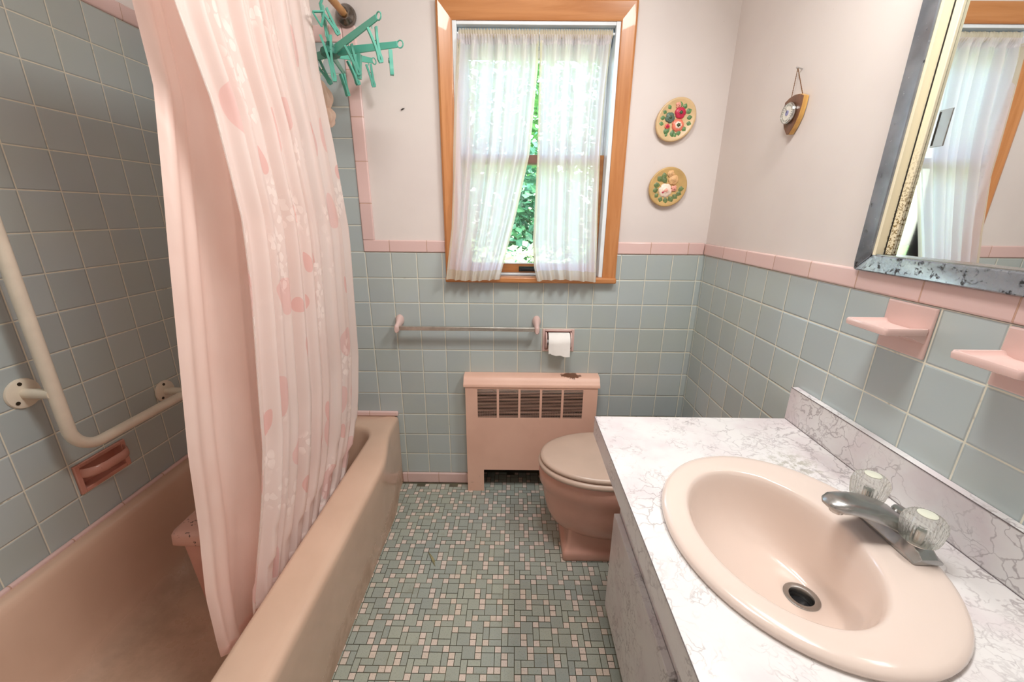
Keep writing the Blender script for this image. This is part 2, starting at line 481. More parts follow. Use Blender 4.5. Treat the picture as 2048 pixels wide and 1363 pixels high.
g.mi = 1; g.panel((YT, .006), (1.907, ZC), [], lambda u, v: (XL - .004, u, v))
g.panel((YN - .05, .15), (-.05, ZC + .06), [], lambda u, v: (XL - .06, u, v))  # unseen outer sheet, added to block stray light
struct('wall_left', g, [T_left, PAINT], smooth=False, flip=False)
g = G(); cab = (-1.56, -.842, 1.233, 1.80)
g.mi = 0; g.panel((YN, 0), (0, ZP), [], lambda u, v: (XR, u, v))
g.mi = 1; g.panel((YN, .006), (ZP, ZC), [cab], lambda u, v: (XR + .003, u, v))
g.panel((YN - .05, .15), (-.05, ZC + .06), [], lambda u, v: (XR + .06, u, v))  # added light-blocking sheet behind the wall and cabinet hole
struct('wall_right', g, [T_right, PAINT], smooth=False, flip=False)
g = G(); g.poly([(XL - .3, YN, 0), (XR, YN, 0), (XR, YN, ZC), (XL - .3, YN, ZC)])
struct('wall_front', g, PAINT, smooth=False)
g = G(); g.box(XL - .004, -.53, YT - .12, YT, 0, ZC); g.box(XL - .3, XL - .2, YN, YT - .12, 0, ZC)
struct('wall_alcove', g, PAINT, smooth=False)
g = G(); g.poly([(XL - .3, YN - .1, ZC), (XR + .15, YN - .1, ZC), (XR + .15, .15, ZC), (XL - .3, .15, ZC)])
struct('ceiling', g, CEIL, smooth=False)

# floor: green and pink mosaic sheets, every tesserae a small raised quad on the grout bed
g = G()
g.mi = 2; g.poly([(XL - .3, YN - .1, -.0012), (XR + .1, YN - .1, -.0012), (XR + .1, .14, -.0012), (XL - .3, .14, -.0012)])
SHEET = [(0, 0, 2, 2, 0), (2, 0, 1, 1, 1), (2, 1, 1, 1, 1), (3, 0, 2, 1, 0), (5, 0, 1, 1, 1), (6, 0, 2, 1, 0), (3, 1, 2, 2, 0), (5, 1, 1, 2, 0),
         (6, 1, 1, 1, 1), (6, 2, 1, 1, 1), (7, 1, 1, 2, 0), (0, 2, 1, 2, 0), (1, 2, 2, 1, 0), (1, 3, 1, 1, 1), (2, 3, 2, 1, 0), (4, 3, 1, 1, 1),
         (5, 3, 1, 1, 1), (6, 3, 2, 2, 0), (0, 4, 1, 1, 1), (1, 4, 2, 2, 0), (3, 4, 1, 1, 1), (4, 4, 2, 1, 0), (7, 5, 2, 1, 0), (3, 5, 1, 2, 0),
         (4, 5, 2, 2, 0), (6, 5, 1, 1, 1), (7, 6, 2, 2, 0), (1, 6, 1, 1, 1), (1, 7, 1, 1, 1), (2, 6, 1, 2, 0), (6, 6, 1, 2, 0), (3, 7, 1, 1, 1), (4, 7, 2, 1, 0)]
U = .0205
for si in range(-3, 6):
    for sj in range(-5, 11):
        for c, r, w, h, k in SHEET:
            x0 = -.152 + (si * 8 + c) * U; y1 = -.656 - (sj * 8 + r) * U
            x1, y0 = x0 + w * U, y1 - h * U
            if x1 > XR or x0 < -.60 or y0 < YN or y1 > .099: continue
            if y1 > -.002 and not (x0 > -.20 and x1 < .37): continue
            gp = .0011; g.mi = k
            g.poly([(x0 + gp, y0 + gp, 0), (x1 - gp, y0 + gp, 0), (x1 - gp, y1 - gp, 0), (x0 + gp, y1 - gp, 0)])
struct('floor', g, MOS, smooth=False)

# pink bullnose trims
def strip(name, mat, x0, x1, y0, y1, z0, z1, bev=.005):
    g = G(); g.box(x0, x1, y0, y1, z0, z1); return struct(name, g, mat, bevel=bev, seg=3)
strip('trim_1', PINKX, -.641, -.2915, -.005, .006, ZP + .001, 1.200)
strip('trim_2', PINKX, .4335, XR - .004, -.005, .006, ZP + .001, 1.200)
strip('trim_3', PINKY, XR - .005, XR + .005, YN + .01, -.002, ZP + .001, 1.197)
strip('trim_4', PINKZ, -.641, -.590, -.0055, .006, 1.198, 1.961)
strip('trim_5', PINKX, XL, -.641, -.005, .006, 1.908, 1.961)
strip('trim_6', PINKY, XL - .005, XL + .005, YT, -.005, 1.908, 1.959)
strip('trim_7', PINKY, XL, XL + .014, YT, -.002, .360, .385, .006)
strip('trim_8', PINKX, XL + .014, -.552, -.014, .001, .376, .401, .006)
strip('baseboard_back', PINKX, -.556, -.2195, -.012, .001, 0.0, .056, .005)
strip('baseboard_back_right', PINKX, .392, XR - .003, -.012, .001, 0.0, .056, .005)
strip('baseboard_right', PINKY, XR - .012, XR - .001, -.69, -.014, 0.0, .056, .005)

# ------------------------------------------------------------------ window
g = G()
CX0, CX1, CZ0, CZ1 = -.2915, .4335, 1.030, 2.041
win = bpy.data.objects.new('window_1', None); COL.objects.link(win); win.location = (.07, 0, 1.03); win['kind'] = 'structure'; OFF['window_1'] = Vector(win.location)
def casing(name, mat, pts_out, pts_in):
    """sloped casing board: outer edge proud, inner edge lower; pts are the two ends"""
    g = G(); (ox0, oz0), (ox1, oz1) = pts_out; (ix0, iz0), (ix1, iz1) = pts_in
    yb, yo, yi = .006, -.022, -.013
    mx0, mz0 = lerp(ox0, ix0, .14), lerp(oz0, iz0, .14); mx1, mz1 = lerp(ox1, ix1, .14), lerp(oz1, iz1, .14)
    nx0, nz0 = lerp(ox0, ix0, .9), lerp(oz0, iz0, .9); nx1, nz1 = lerp(ox1, ix1, .9), lerp(oz1, iz1, .9)
    A = [(ox0, yb, oz0), (ox0, yo + .004, oz0), (mx0, yo, mz0), (nx0, yi, nz0), (ix0, yi + .003, iz0), (ix0, yb, iz0)]
    B = [(ox1, yb, oz1), (ox1, yo + .004, oz1), (mx1, yo, mz1), (nx1, yi, nz1), (ix1, yi + .003, iz1), (ix1, yb, iz1)]
    g.rings([A, B], True)
    return mk(name, g, mat, win, ang=25)
casing('casing', WOODZ, [(CX0, CZ0 + .022), (CX0, CZ1)], [(WX0, CZ0 + .022), (WX0, WZ1)])
casing('casing', WOODZ, [(CX1, CZ0 + .022), (CX1, CZ1)], [(WX1, CZ0 + .022), (WX1, WZ1)])
casing('casing', WOODX, [(CX0, CZ1), (CX1, CZ1)], [(WX0, WZ1), (WX1, WZ1)])
g = G(); g.box(CX0 - .002, CX1 + .002, -.034, .03, 1.028, 1.052); mk('window_sill', g, WOODX, win, bevel=.006, seg=3)
g = G()  # white track and jamb liner in the recess
g.box(WX0, WX0 + .016, -.008, .13, 1.052, WZ1); g.box(WX1 - .016, WX1, -.008, .13, 1.052, WZ1)
g.box(WX0 + .016, WX1 - .016, -.006, .13, WZ1 - .012, WZ1)
mk('jamb_liner', g, WHITE, win, bevel=.0015)
g = G(); g.box(WX0 + .018, WX1 - .018, .045, .13, 1.915, WZ1 - .012); g.box(WX0 + .018, WX1 - .018, .02, .045, 1.945, WZ1 - .012)
mk('head_track', g, M('pale_blue_paint', (190, 210, 226), .5), win, bevel=.002)
SX0, SX1 = WX0 + .017, WX1 - .017
def sash(name, y0, y1, z0, z1, rb, rt, st, mats):
    g = G(); g.box(SX0, SX0 + st, y0, y1, z0, z1); g.box(SX1 - st, SX1, y0, y1, z0, z1)
    o = mk('sash_stile', g, mats[0], win, bevel=.002)
    g = G(); g.box(SX0 + st, SX1 - st, y0, y1, z0, z0 + rb); r = mk('sash_bottom_rail', g, mats[1], win, bevel=.002)
    g = G(); g.box(SX0 + st, SX1 - st, y0, y1, z1 - rt, z1); mk('sash_top_rail', g, mats[2], win, bevel=.002)
    g = G(); ym = (y0 + y1) / 2; g.box(SX0 + st, SX1 - st, ym - .0015, ym + .0015, z0 + rb, z1 - rt); mk('glass_pane', g, GLASS, win, smooth=False)
    return r
sash('upper', .080, .108, 1.506, 1.915, .034, .028, .03, [WHITE, RAILB, WHITE])
rail = sash('lower', .045, .072, 1.062, 1.540, .040, .034, .03, [SASHW, SASHW, RAILB])
g = G(); g.box(SX0, SX1, .04, .12, 1.052, 1.061); mk('track_sill', g, WHITE, win, bevel=.001)
g = G(); g.box(SX0 + .03, SX1 - .03, .041, .0445, 1.1015, 1.1055); mk('rail_bead', g, WHITE, win)
g = G(); g.box(.020, .105, .040, .045, 1.068, 1.090); h = mk('sash_lift', g, M('dark_bronze', (52, 62, 60), .35, .6), win, bevel=.003)
g = G(); g.box(.030, .095, .034, .041, 1.074, 1.082); mk('lift_lip', g, M('black_slot', (24, 30, 34), .4), win, bevel=.002)
g = G(); g.box(XL - .3, WX0 - .0005, .006, .13, 1.0, 1.047); g.bm.clear(); g.box(WX0 - .02, WX1 + .02, .1305, .16, WZ0 - .05, WZ0 + .003)
mk('outer_sill', g, WHITE, win)

# sheer window panels
def window_curtain(nm, label, xl, xr, nf, seed):
    t = thing(nm, label, 'curtain', (xl[-1][1], 0, 1.04), 'sheer panels in the window')
    rnd = random.Random(seed)
    ph = [rnd.random() * 6.28 for _ in range(6)]
    ztop, zbot = 1.945, 1.0435
    XLt, XRt = sorted(xl), sorted(xr)
    def surf(u, v, dy=0.):
        z = lerp(zbot, ztop, v)
        w = 1 - v
        s = u + .018 * math.sin(2 * PI * 2.3 * u + ph[0]) * (1 - abs(2 * u - 1))
        x = lerp(table(XLt, z), table(XRt, z), s)
        top = sstep(.90, 1, v)
        ph_ = 2 * PI * nf * u + ph[1] + .5 * math.sin(3 * v + ph[2])
        A = lerp(.013, .006, top)
        f = A * (math.sin(ph_) + .45 * math.sin(1.73 * ph_ + ph[3]) + .25 * math.sin(.51 * ph_ + ph[4]))
        f += top * .0035 * math.sin(2 * PI * 26 * u + ph[5])
        y = lerp(-.056, .004, sstep(0, .75, v)) + f * lerp(1, .8, w)
        # kept in front of casing and sill near the bottom
        lim = -.036 if z < 1.075 else (-.024 if (x < WX0 + .02 or x > WX1 - .02) else .036)
        y = min(y, lim + f * .25)
        zz = z + .004 * math.sin(5 * u + ph[2]) * w
        return (x, y + dy, zz)
    g = G(); g.grid(150, 60, lambda u, v: surf(.035 + .93 * u, .045 + .925 * v)); mk('fabric', g, LACE, t, ang=80)
    hz = LACEH
    g = G(); g.grid(150, 4, lambda u, v: surf(u, .045 * v, -.0006)); mk('hem', g, hz, t, ang=80)
    g = G()
    g.grid(5, 60, lambda u, v: surf(.035 * u, .0455 + .924 * v, -.0004)); mk('hem', g, hz, t, ang=80)
    g = G(); g.grid(5, 60, lambda u, v: surf(.965 + .035 * u, .0455 + .924 * v, -.0004)); mk('hem', g, hz, t, ang=80)
    g = G()
    def pocket(u, v):
        x, y, z = surf(u, 1)
        a = lerp(-1.15 * PI, 1.15 * PI, v)
        r = .0105 + .0028 * math.sin(2 * PI * 30 * u + ph[3]) + .0015 * math.sin(2 * PI * 71 * u)
        return (x, .004 - r * .75 * math.cos(a), ztop - .004 + r * 1.25 * math.sin(a) - (.010 if abs(v - .5) > .47 else 0))
    g.grid(180, 14, pocket); mk('rod_pocket', g, hz, t, ang=80)
    g = G()
    def ruff(u, v):
        x, y, z = surf(u, .965 + .0 * v)
        zz = lerp(1.908, 1.936, v)
        return (x, y * (1 - v) + (-.006) * v + .0028 * math.sin(2 * PI * 30 * u + ph[3]), zz)
    g.grid(180, 4, ruff); mk('gathered_heading', g, LACE, t, ang=80)
    return t
window_curtain('sheer_curtain', 'left white sheer panel, wider, its hem swung aside at the sill', [(1.02, -.287), (1.05, -.284), (1.25, -.257), (1.4, -.250), (1.54, -.244), (1.70, -.234), (1.945, -.214)],
               [(1.02, -.062), (1.05, -.060), (1.30, .004), (1.53, .055), (1.73, .072), (1.84, .0815), (1.945, .0825)], 6.5, 3)
window_curtain('sheer_curtain', 'right white sheer panel hanging straight beside the wood casing', [(1.02, .098), (1.05, .095), (1.10, .082), (1.20, .075), (1.35, .080), (1.55, .086), (1.84, .0850), (1.945, .0845)],
               [(1.02, .342), (1.05, .342), (1.3, .336), (1.55, .336), (1.75, .341), (1.945, .352)], 5.5, 11)
t = tag(mk('curtain_rod', (lambda g: (g.tube([(SX0, .004, 1.941), (SX1, .004, 1.941)], .0045, 10), g)[1])(G()), WHITE), 'thin white tension rod inside the gathered top of the window sheers', 'curtain rod')

# ------------------------------------------------------------------ bathtub
def rrect(x0, x1, y0, y1, r, z, m=7, n=9, fx=None):
    """rounded rectangle ring, counter-clockwise, fixed point count; fx(y) overrides the right side"""
    pts = []
    def side(a, b):
        for i in range(n): pts.append((lerp(a[0], b[0], i / n), lerp(a[1], b[1], i / n)))
    def arc(cx, cy, a0):
        for i in range(m): a = a0 + (PI / 2) * i / m; pts.append((cx + r * math.cos(a), cy + r * math.sin(a)))
    arc(x1 - r, y1 - r, 0); side((x1 - r, y1), (x0 + r, y1))
    arc(x0 + r, y1 - r, PI / 2); side((x0, y1 - r), (x0, y0 + r))
    arc(x0 + r, y0 + r, PI); side((x0 + r, y0), (x1 - r, y0))
    arc(x1 - r, y0 + r, 1.5 * PI)
    nn = n * 4
    for i in range(nn):
        t = i / nn; pts.append((x1, lerp(y0 + r, y1 - r, t)))
    out = []
    for x, y in pts:
        if fx and x > x1 - .02: x = x - x1 + fx(y)
        out.append(Vector((x, y, z)))
    return out
def ex_top(y): return -.553 + .052 * sstep(-.10, -.42, y) * 1.0
def ex_bot(y): return -.556 + .030 * sstep(-.03, -.27, y)
def tub():
    t = thing('bathtub', 'peach pink enamelled bathtub along the grey tiled wall', 'bathtub', (-.93, -.77, 0))
    g = G(); e = .003
    Y0, Y1, X0 = YT + .004, -.003, XL + .003
    mid = lambda a: (lambda y: lerp(ex_bot(y), ex_top(y), a))
    rs = [rrect(X0, -.53, Y0, Y1, e, 0.0, fx=ex_bot), rrect(X0, -.53, Y0, Y1, e, .10, fx=mid(.15)), rrect(X0, -.53, Y0, Y1, e, .27, fx=mid(.62)),
          rrect(X0, -.53, Y0, Y1, e, .345, fx=mid(.97)), rrect(X0, -.53, Y0, Y1, e, .360, fx=lambda y: ex_top(y) - .0015),
          rrect(X0, -.53, Y0, Y1, e, .369, fx=lambda y: ex_top(y) - .007), rrect(X0 + .001, -.53, Y0 + .001, Y1 - .001, e, .374, fx=lambda y: ex_top(y) - .017),
          rrect(X0 + .004, -.545, Y0 + .004, Y1 - .004, .01, .3755, fx=lambda y: ex_top(y) - .035)]
    ix0, ix1, iy0, iy1 = XL + .045, -.628, -1.45, -.098
    for d, z, r in ((-.012, .3755, .12), (-.003, .3735, .115), (.004, .366, .11), (.009, .352, .11)):
        rs.append(rrect(ix0 + d, ix1 - d, iy0 + d, iy1 - d, r, z))
    for l, rr, n_, f, z, r in ((.016, .014, .04, .016, .31, .11), (.030, .024, .08, .028, .22, .12), (.048, .036, .13, .045, .14, .13), (.070, .055, .18, .07, .095, .14), (.105, .085, .23, .11, .067, .15), (.15, .13, .28, .17, .057, .14), (.22, .20, .4, .3, .054, .10)):
        rs.append(rrect(ix0 + l, ix1 - rr, iy0 + n_, iy1 - f, r, z))
    g.rings(rs, True, False, True)
    mk('tub_shell', g, TUBW, t, ang=60)
    g = G(); g.lathe([(.0, .0), (.027, 0), (.030, .003), (.024, .005), (.0, .005)], (-.93, -.42, .0545), (0, 0, 1), 24); mk('drain', g, CHROME, t)
    return t
tub()

# pink lidded bin standing in the tub
t = thing('lidded_bin', 'pink lidded bin with chipped lid standing in the bathtub', 'bin', (-.88, -.64, .055))
def rr4(x0, x1, y0, y1, r, z): return rrect(x0, x1, y0, y1, r, z, 5, 2)
g = G()
g.rings([rr4(-1.012, -0.845, -.748, -.53, .02, .0565), rr4(-1.013, -0.844, -.75, -.528, .022, .07), rr4(-1.022, -0.827, -.762, -.515, .022, .345)])
mk('bin_body', g, M('bin_pink', (214, 162, 148), .45, var=.06, spots=((120, 84, 70), 40, .74)), t, ang=50)
g = G()
g.rings([rr4(-1.034, -0.813, -.776, -.500, .02, .340), rr4(-1.038, -0.809, -.780, -.496, .022, .345), rr4(-1.036, -0.811, -.778, -.498, .022, .374), rr4(-1.031, -0.816, -.773, -.503, .022, .383), rr4(-1.02, -0.827, -.762, -.514, .02, .386)])
mk('bin_lid', g, M('lid_pink_chipped', (218, 170, 155), .4, var=.05, spots=((52, 30, 24), 42, .61)), t, ang=50)

# ------------------------------------------------------------------ shower rod and curtains
RX, RZ = -.618, 1.987
t = thing('shower_rod', 'old brass shower rod with round chrome wall flange', 'shower rod', (RX, -.01, RZ))
g = G(); g.tube([(RX, -.012, RZ), (RX, YT + .004, RZ)], .0125, 18); mk('rod', g, GOLD, t)
def flange(name, y, d):
    g = G(); g.lathe([(.0165, .030), (.018, .030), (.020, .024), (.030, .016), (.036, .008), (.037, .002), (.037, 0)], (RX, y, RZ), (0, d, 0), 32); return mk(name, g, M('old_chrome', (128, 122, 116), .18, 1., var=.2, vs=40), t)
flange('flange', -.0062, -1); flange('flange', YT + .002, 1)

def shower_cloth(name, label, yR, yL, x0T, nf, A, seed, mat, zb, width, warp=.02, nu=230, hem=True, phase=None, lift=0):
    t = thing(name, label, 'shower curtain', (-.66, yR[-1][1], zb), None)
    rnd = random.Random(seed); ph = [rnd.random() * 6.28 for _ in range(8)]
    if phase is not None: ph[1] = phase
    yR, yL, x0T = sorted(yR), sorted(yL), sorted(x0T)
    def surf(u, v):
        z = lerp(zb, 1.972, v)
        s = u + warp * math.sin(2 * PI * 1.7 * u + ph[0]) * (4 * u * (1 - u))
        y = lerp(table(yR, z), table(yL, z), s)
        k = 2 * PI * nf * u + ph[1] + .35 * math.sin(2.6 * v + ph[2]) * u
        amp = A * lerp(1.0, .75, v)
        f = amp * (math.sin(k) + .40 * math.sin(1.62 * k + ph[3]) + .22 * math.sin(2.7 * k + ph[4] + 1.5 * v))
        y += .35 * amp * math.cos(k + .6) * (4 * u * (1 - u))
        x = table(x0T, z) + f
        lim = -.660 if z < .40 else (-.645 if z < .5 else 9)
        return (min(x, lim), y, z + (.006 * math.sin(6 * u + ph[5]) + lift * sstep(.86, 1, u)) * (1 - v))
    g = G(); g.grid(nu, 70, surf, lambda u, v: (u * width, lerp(zb, 1.972, v))); mk('cloth', g, mat, t, ang=80)
    if hem:
        g = G(); g.grid(nu, 3, lambda u, v: tuple(Vector(surf(u, .014 * v)) + Vector((.0012, 0, 0))), lambda u, v: (u * width, 9 + v)); mk('hem', g, mat, t, ang=80)
    return t
shower_cloth('shower_curtain', 'sheer pink shower curtain printed with leaves, nearer the room',
             [(.30, -.40), (.33, -.345), (.5, -.232), (.76, -.168), (1.26, -.150), (1.53, -.185), (1.74, -.225), (1.93, -.243)],
             [(.30, -.985), (.36, -.975), (.50, -.93), (.73, -.862), (1.06, -.815), (1.30, -.79), (1.53, -.81), (1.68, -.855), (1.98, -.90)],
             [(.3, -.672), (.6, -.650), (1.2, -.636), (1.7, -.645), (1.98, -.642)], 8.6, .0150, 5, SHEER, .300, 1.75)
shower_cloth('shower_liner', 'plain pink satin shower liner behind the leaf printed sheer, its tip in the tub',
             [(.28, -.40), (.5, -.26), (1.26, -.19), (1.93, -.29)],
             [(.20, -1.032), (.26, -1.032), (.39, -1.024), (.55, -.993), (.75, -.966), (1.04, -.910), (1.33, -.854), (1.545, -.815), (1.68, -.820), (1.98, -.83)],
             [(.28, -.732), (.5, -.738), (1.2, -.742), (1.98, -.736)], 4.6, .018, 21, LINER, .200, 1.7, .0, phase=PI / 2 - 2 * PI * 4.6 * .94, lift=.055)

# peach gauze puff hung beside the curtain
t = thing('bath_puff', 'peach gauzy bath puff hanging beside the shower curtain', 'bath puff', (-.70, -.085, 1.70))
n = N('peach_gauze')
tl = n.n('ShaderNodeBsdfTranslucent'); tl.inputs[0].default_value = lin((252, 232, 216)); df = n.n('ShaderNodeBsdfDiffuse'); df.inputs[0].default_value = lin((250, 228, 212))
mx = n.n('ShaderNodeMixShader'); n.t.links.new(tl.outputs[0], mx.inputs[1]); n.t.links.new(df.outputs[0], mx.inputs[2])
tr = n.n('ShaderNodeBsdfTransparent'); m2 = n.n('ShaderNodeMixShader'); m2.inputs[0].default_value = .8
n.t.links.new(tr.outputs[0], m2.inputs[1]); n.t.links.new(mx.outputs[0], m2.inputs[2]); GAUZE = n.done(m2.outputs[0])
g = G()
for k, (c, r) in enumerate((((-.715, -.085, 1.705), (.040, .034, .055)), ((-.698, -.088, 1.645), (.030, .026, .035)), ((-.735, -.08, 1.66), (.035, .03, .04)))):
    def puff(u, v, c=c, r=r, k=k):
        th = 2 * PI * u; ph = PI * v
        q = 1 + .13 * math.sin(9 * th + k) * math.sin(ph) + .08 * math.sin(5 * ph + k + 3 * th)
        return (c[0] + r[0] * q * math.sin(ph) * math.cos(th), c[1] + r[1] * q * math.sin(ph) * math.sin(th), c[2] + r[2] * q * math.cos(ph))
    g.grid(48, 20, puff)
mk('gauze', g, GAUZE, t, ang=80)
g = G(); g.tube([(-.712, -.085, 1.75), (-.70, -.06, 1.83), (-.69, -.02, 1.875), (-.69, -.004, 1.88)], .0016, 6); mk('hanging_loop', g, WHITEP, t)

# ------------------------------------------------------------------ clip drying hanger
t = thing('drying_hanger', 'teal plastic clip hanger hooked over the shower rod', 'clothes hanger', (-.599, -.235, 1.80))
H = Vector((-.599, -.235, 1.800))
def flatbar(g, a, b, w0, w1, th, up=Vector((0, 0, 1))):
    a, b = Vector(a), Vector(b); d = (b - a).normalized(); s = d.cross(up).normalized(); u = s.cross(d).normalized()
    P_ = []
    for p, w in ((a, w0), (b, w1)):
        P_.append([p - s * th + u * -w, p + s * th - u * w, p + s * th + u * w, p - s * th + u * w])
    g.rings(P_)
ARMS = [(-.395, -.373, 1.846), (-.357, -.299, 1.803), (-.515, -.057, 1.832), (-.785, -.110, 1.806), (-.640, -.020, 1.80)]
for e in ARMS:
    g = G(); E_ = Vector(e); d = (E_ - H).normalized()
    flatbar(g, H + d * .028, E_ - d * .010, .0125, .0085, .0022)
    # ring at the tip
    s = d.cross(Vector((0, 0, 1))).normalized(); u = s.cross(d)
    pts = [E_ + d * (.010 * math.cos(q)) + u * (.010 * math.sin(q)) for q in [2 * PI * k / 16 for k in range(17)]]
    g.tube(pts, .0022, 6, False)
    mk('arm', g, TEAL, t, bevel=.0008)
g = G(); g.lathe([(.0, -.014), (.018, -.014), (.029, -.008), (.031, .0), (.029, .008), (.022, .012), (.014, .016), (.010, .028), (.0, .028)], H, (0, 0, 1), 28); mk('hub', g, TEALD, t)
# stem up to the hook with its triangular eye
g = G(); top = Vector((RX + .002, -.235, 1.975))
flatbar(g, H + Vector((0, 0, .02)), (-.612, -.238, 1.93), .008, .006, .004, Vector((0, 1, 0)))
mk('stem', g, TEAL, t, bevel=.001)
g = G()
hookp = [Vector((RX + .018 * math.sin(a), -.238, RZ + .018 * math.cos(a))) for a in [R(q) for q in range(-110, 131, 20)]]
g.tube([Vector((-.612, -.238, 1.93)), Vector((RX + .022, -.238, 1.96))] + list(reversed(hookp)), .0042, 8)
mk('hook', g, TEAL, t)
g = G()
tri = [Vector(p) for p in ((-.598, -.285, 1.852), (-.610, -.310, 1.880), (-.585, -.285, 1.890), (-.598, -.285, 1.852))]
for a, b in zip(tri, tri[1:]): flatbar(g, a, b, .004, .004, .002, Vector((0, 1, 0)))
mk('hook_eye', g, TEAL, t, bevel=.0006)
def clip(top, length, yaw, tiltx=0., tiltz=0., op=.30, w=.0056):
    """a two-jaw peg hanging from its hinge end"""
    Mx = Matrix.Translation(Vector(top)) @ Matrix.Rotation(yaw, 4, 'Z') @ Matrix.Rotation(tiltx, 4, 'X') @ Matrix.Rotation(tiltz, 4, 'Y')
    g = G()
    for sgn in (-1, 1):
        L = length
        prof = [(.0035 + .5 * op * L * .42, -.0 * L), (.004 + .2 * op * L * .42, -.26 * L), (.0042, -.50 * L), (.0030, -.72 * L), (.0046, -.90 * L), (.0022, -1.0 * L)]
        rs = []
        for x, z in prof:
            th = .0036
            rs.append([Mx @ Vector((sgn * (x + dx), dy, z)) for dx, dy in ((-th, -w), (th, -w), (th, w), (-th, w))])
        g.rings(rs)
    o = mk('peg', g, TEAL, t, bevel=.0005)
    g = G(); pts = [Mx @ Vector((.006 * math.cos(a), w + .001, -.42 * length + .006 * math.sin(a))) for a in [2 * PI * k / 12 for k in range(13)]]
    g.tube(pts, .0013, 6, False); mk('peg_spring', g, TEALD, o)
    g = G(); g.tube([Vector(top) + Vector((0, 0, .010)), Mx @ Vector((0, 0, -.004))], .0015, 6); mk('peg_link', g, TEAL, o)
for a in ((ARMS[0], .86, .088, .5, .1, -.25, .5), (ARMS[0], .38, .082, .5, .1, -.35, .45), (ARMS[1], .86, .068, 1.9, .0, .05, .1), (ARMS[1], .42, .070, 1.6, .1, .0, .25),
          (ARMS[2], .85, .070, .4, .15, -.2, .3), (ARMS[2], .42, .072, .9, -.1, -.25, .5), (ARMS[3], .35, .072, .2, .2, -.5, .4), (ARMS[4], .75, .07, 1.2, 0, -.3, .3)):
    e, s, L, yaw, tx, tz, op = a
    p = H.lerp(Vector(e), s) + Vector((0, 0, -.013)); clip(p, L, yaw, tx, tz, op)
clip((-.598, -.262, 1.838), .125, .3, .05, -.10, .45, .0062)
clip((-.594, -.262, 1.905), .070, .4, .1, -.55, .35)

# ------------------------------------------------------------------ grab bar on the left wall
t = thing('grab_bar', 'white L-shaped grab bar mounted on the grey tiles over the tub', 'grab bar', (XL, -.775, .66))
GX = XL + .080; pts = [Vector((GX, -.772, 1.42))]
for k in range(9):
    pts.append(Vector((GX, -.772, 1.36 - k * .07)))
cy, cz, rr = -.772 + .075, .660 + .075, .075
for k in range(1, 13):
    a = PI + (PI / 2) * k / 12; pts.append(Vector((GX, cy + rr * math.cos(a), cz + rr * math.sin(a))))
for k in range(1, 6): pts.append(Vector((GX, cy + k * .066, .660)))
g = G(); g.tube(pts, .0155, 18); mk('bar', g, WHITEP, t)
for y, z in ((-.778, .845), (-.376, .668), (-.775, 1.40)):
    g = G(); g.tube([(XL + .004, y, z), (GX, y, z)], .0135, 14); mk('post', g, WHITEP, t)
    g = G(); g.lathe([(.0, .009), (.030, .009), (.039, .006), (.041, .0015), (.041, 0.0005), (0, .0005)], (XL, y, z), (1, 0, 0), 32); f = mk('flange', g, WHITEP, t)
    for a in (100, 220, 340):
        g = G(); g.lathe([(0, .0102), (.0048, .0102), (.0052, .0085), (0, .0085)], (XL, y + .029 * math.cos(R(a)), z + .029 * math.sin(R(a))), (1, 0, 0), 12); mk('screw', g, M('screw_dark', (70, 62, 50), .4, .6), f)

# recessed soap dish with grip
t = thing('soap_dish', 'recessed pink ceramic soap dish with grip bar above the tub', 'soap dish', (XL, -.652, .487))
y0, y1, z0, z1 = sd; g = G()
for a, b, c, d in ((y0, y0 + .017, z0, z1), (y1 - .017, y1, z0, z1)): g.box(XL - .03, XL + .006, a + .001, b - .001, c + .001, d - .001)
g.box(XL - .03, XL + .006, y0 + .015, y1 - .015, z0 + .001, z0 + .014); g.box(XL - .03, XL + .006, y0 + .015, y1 - .015, z1 - .014, z1 - .001)
g.box(XL - .034, XL - .028, y0 + .001, y1 - .001, z0 + .001, z1 - .001)
mk('dish_recess', g, PINKC2, t, bevel=.002)
g = G()
zc = z1 - .030; pr = [(-.004, y0 + .012), (0.018, y0 + .016), (.036, y0 + .032), (.043, y0 + .055), (.043, y1 - .055), (.036, y1 - .032), (.018, y1 - .016), (-.004, y1 - .012)]
rs = []
for dx, yy in pr:
    rs.append([Vector((XL + dx + .008 * math.cos(a), yy, zc + .015 * math.sin(a))) for a in [2 * PI * k / 12 for k in range(12)]])
g.rings(rs); mk('grip_bar', g, PINKC2, t)

# ------------------------------------------------------------------ back wall fittings
t = thing('towel_bar', 'chrome towel bar on pink ceramic posts under the window', 'towel bar', (-.2, 0, .83))
for x in (-.510, .102):
    g = G()
    rs = []
    for y, zc, hw, hh in ((-.0005, .852, .020, .026), (-.008, .852, .020, .026), (-.016, .849, .0165, .024), (-.034, .838, .0125, .021), (-.052, .830, .0125, .021), (-.066, .828, .0115, .019), (-.072, .827, .008, .014)):
        rs.append([Vector((x + hw * math.cos(a) * (1 if abs(math.cos(a)) < .7 else .95), y, zc + hh * math.sin(a))) for a in [2 * PI * (k + .5) / 20 for k in range(20)]])
    g.rings(rs); mk('post', g, PINKC, t, ang=50)
g = G(); g.box(-.500, .092, -.0635, -.0465, .8215, .8385); mk('rail', g, BARM, t, bevel=.0015)

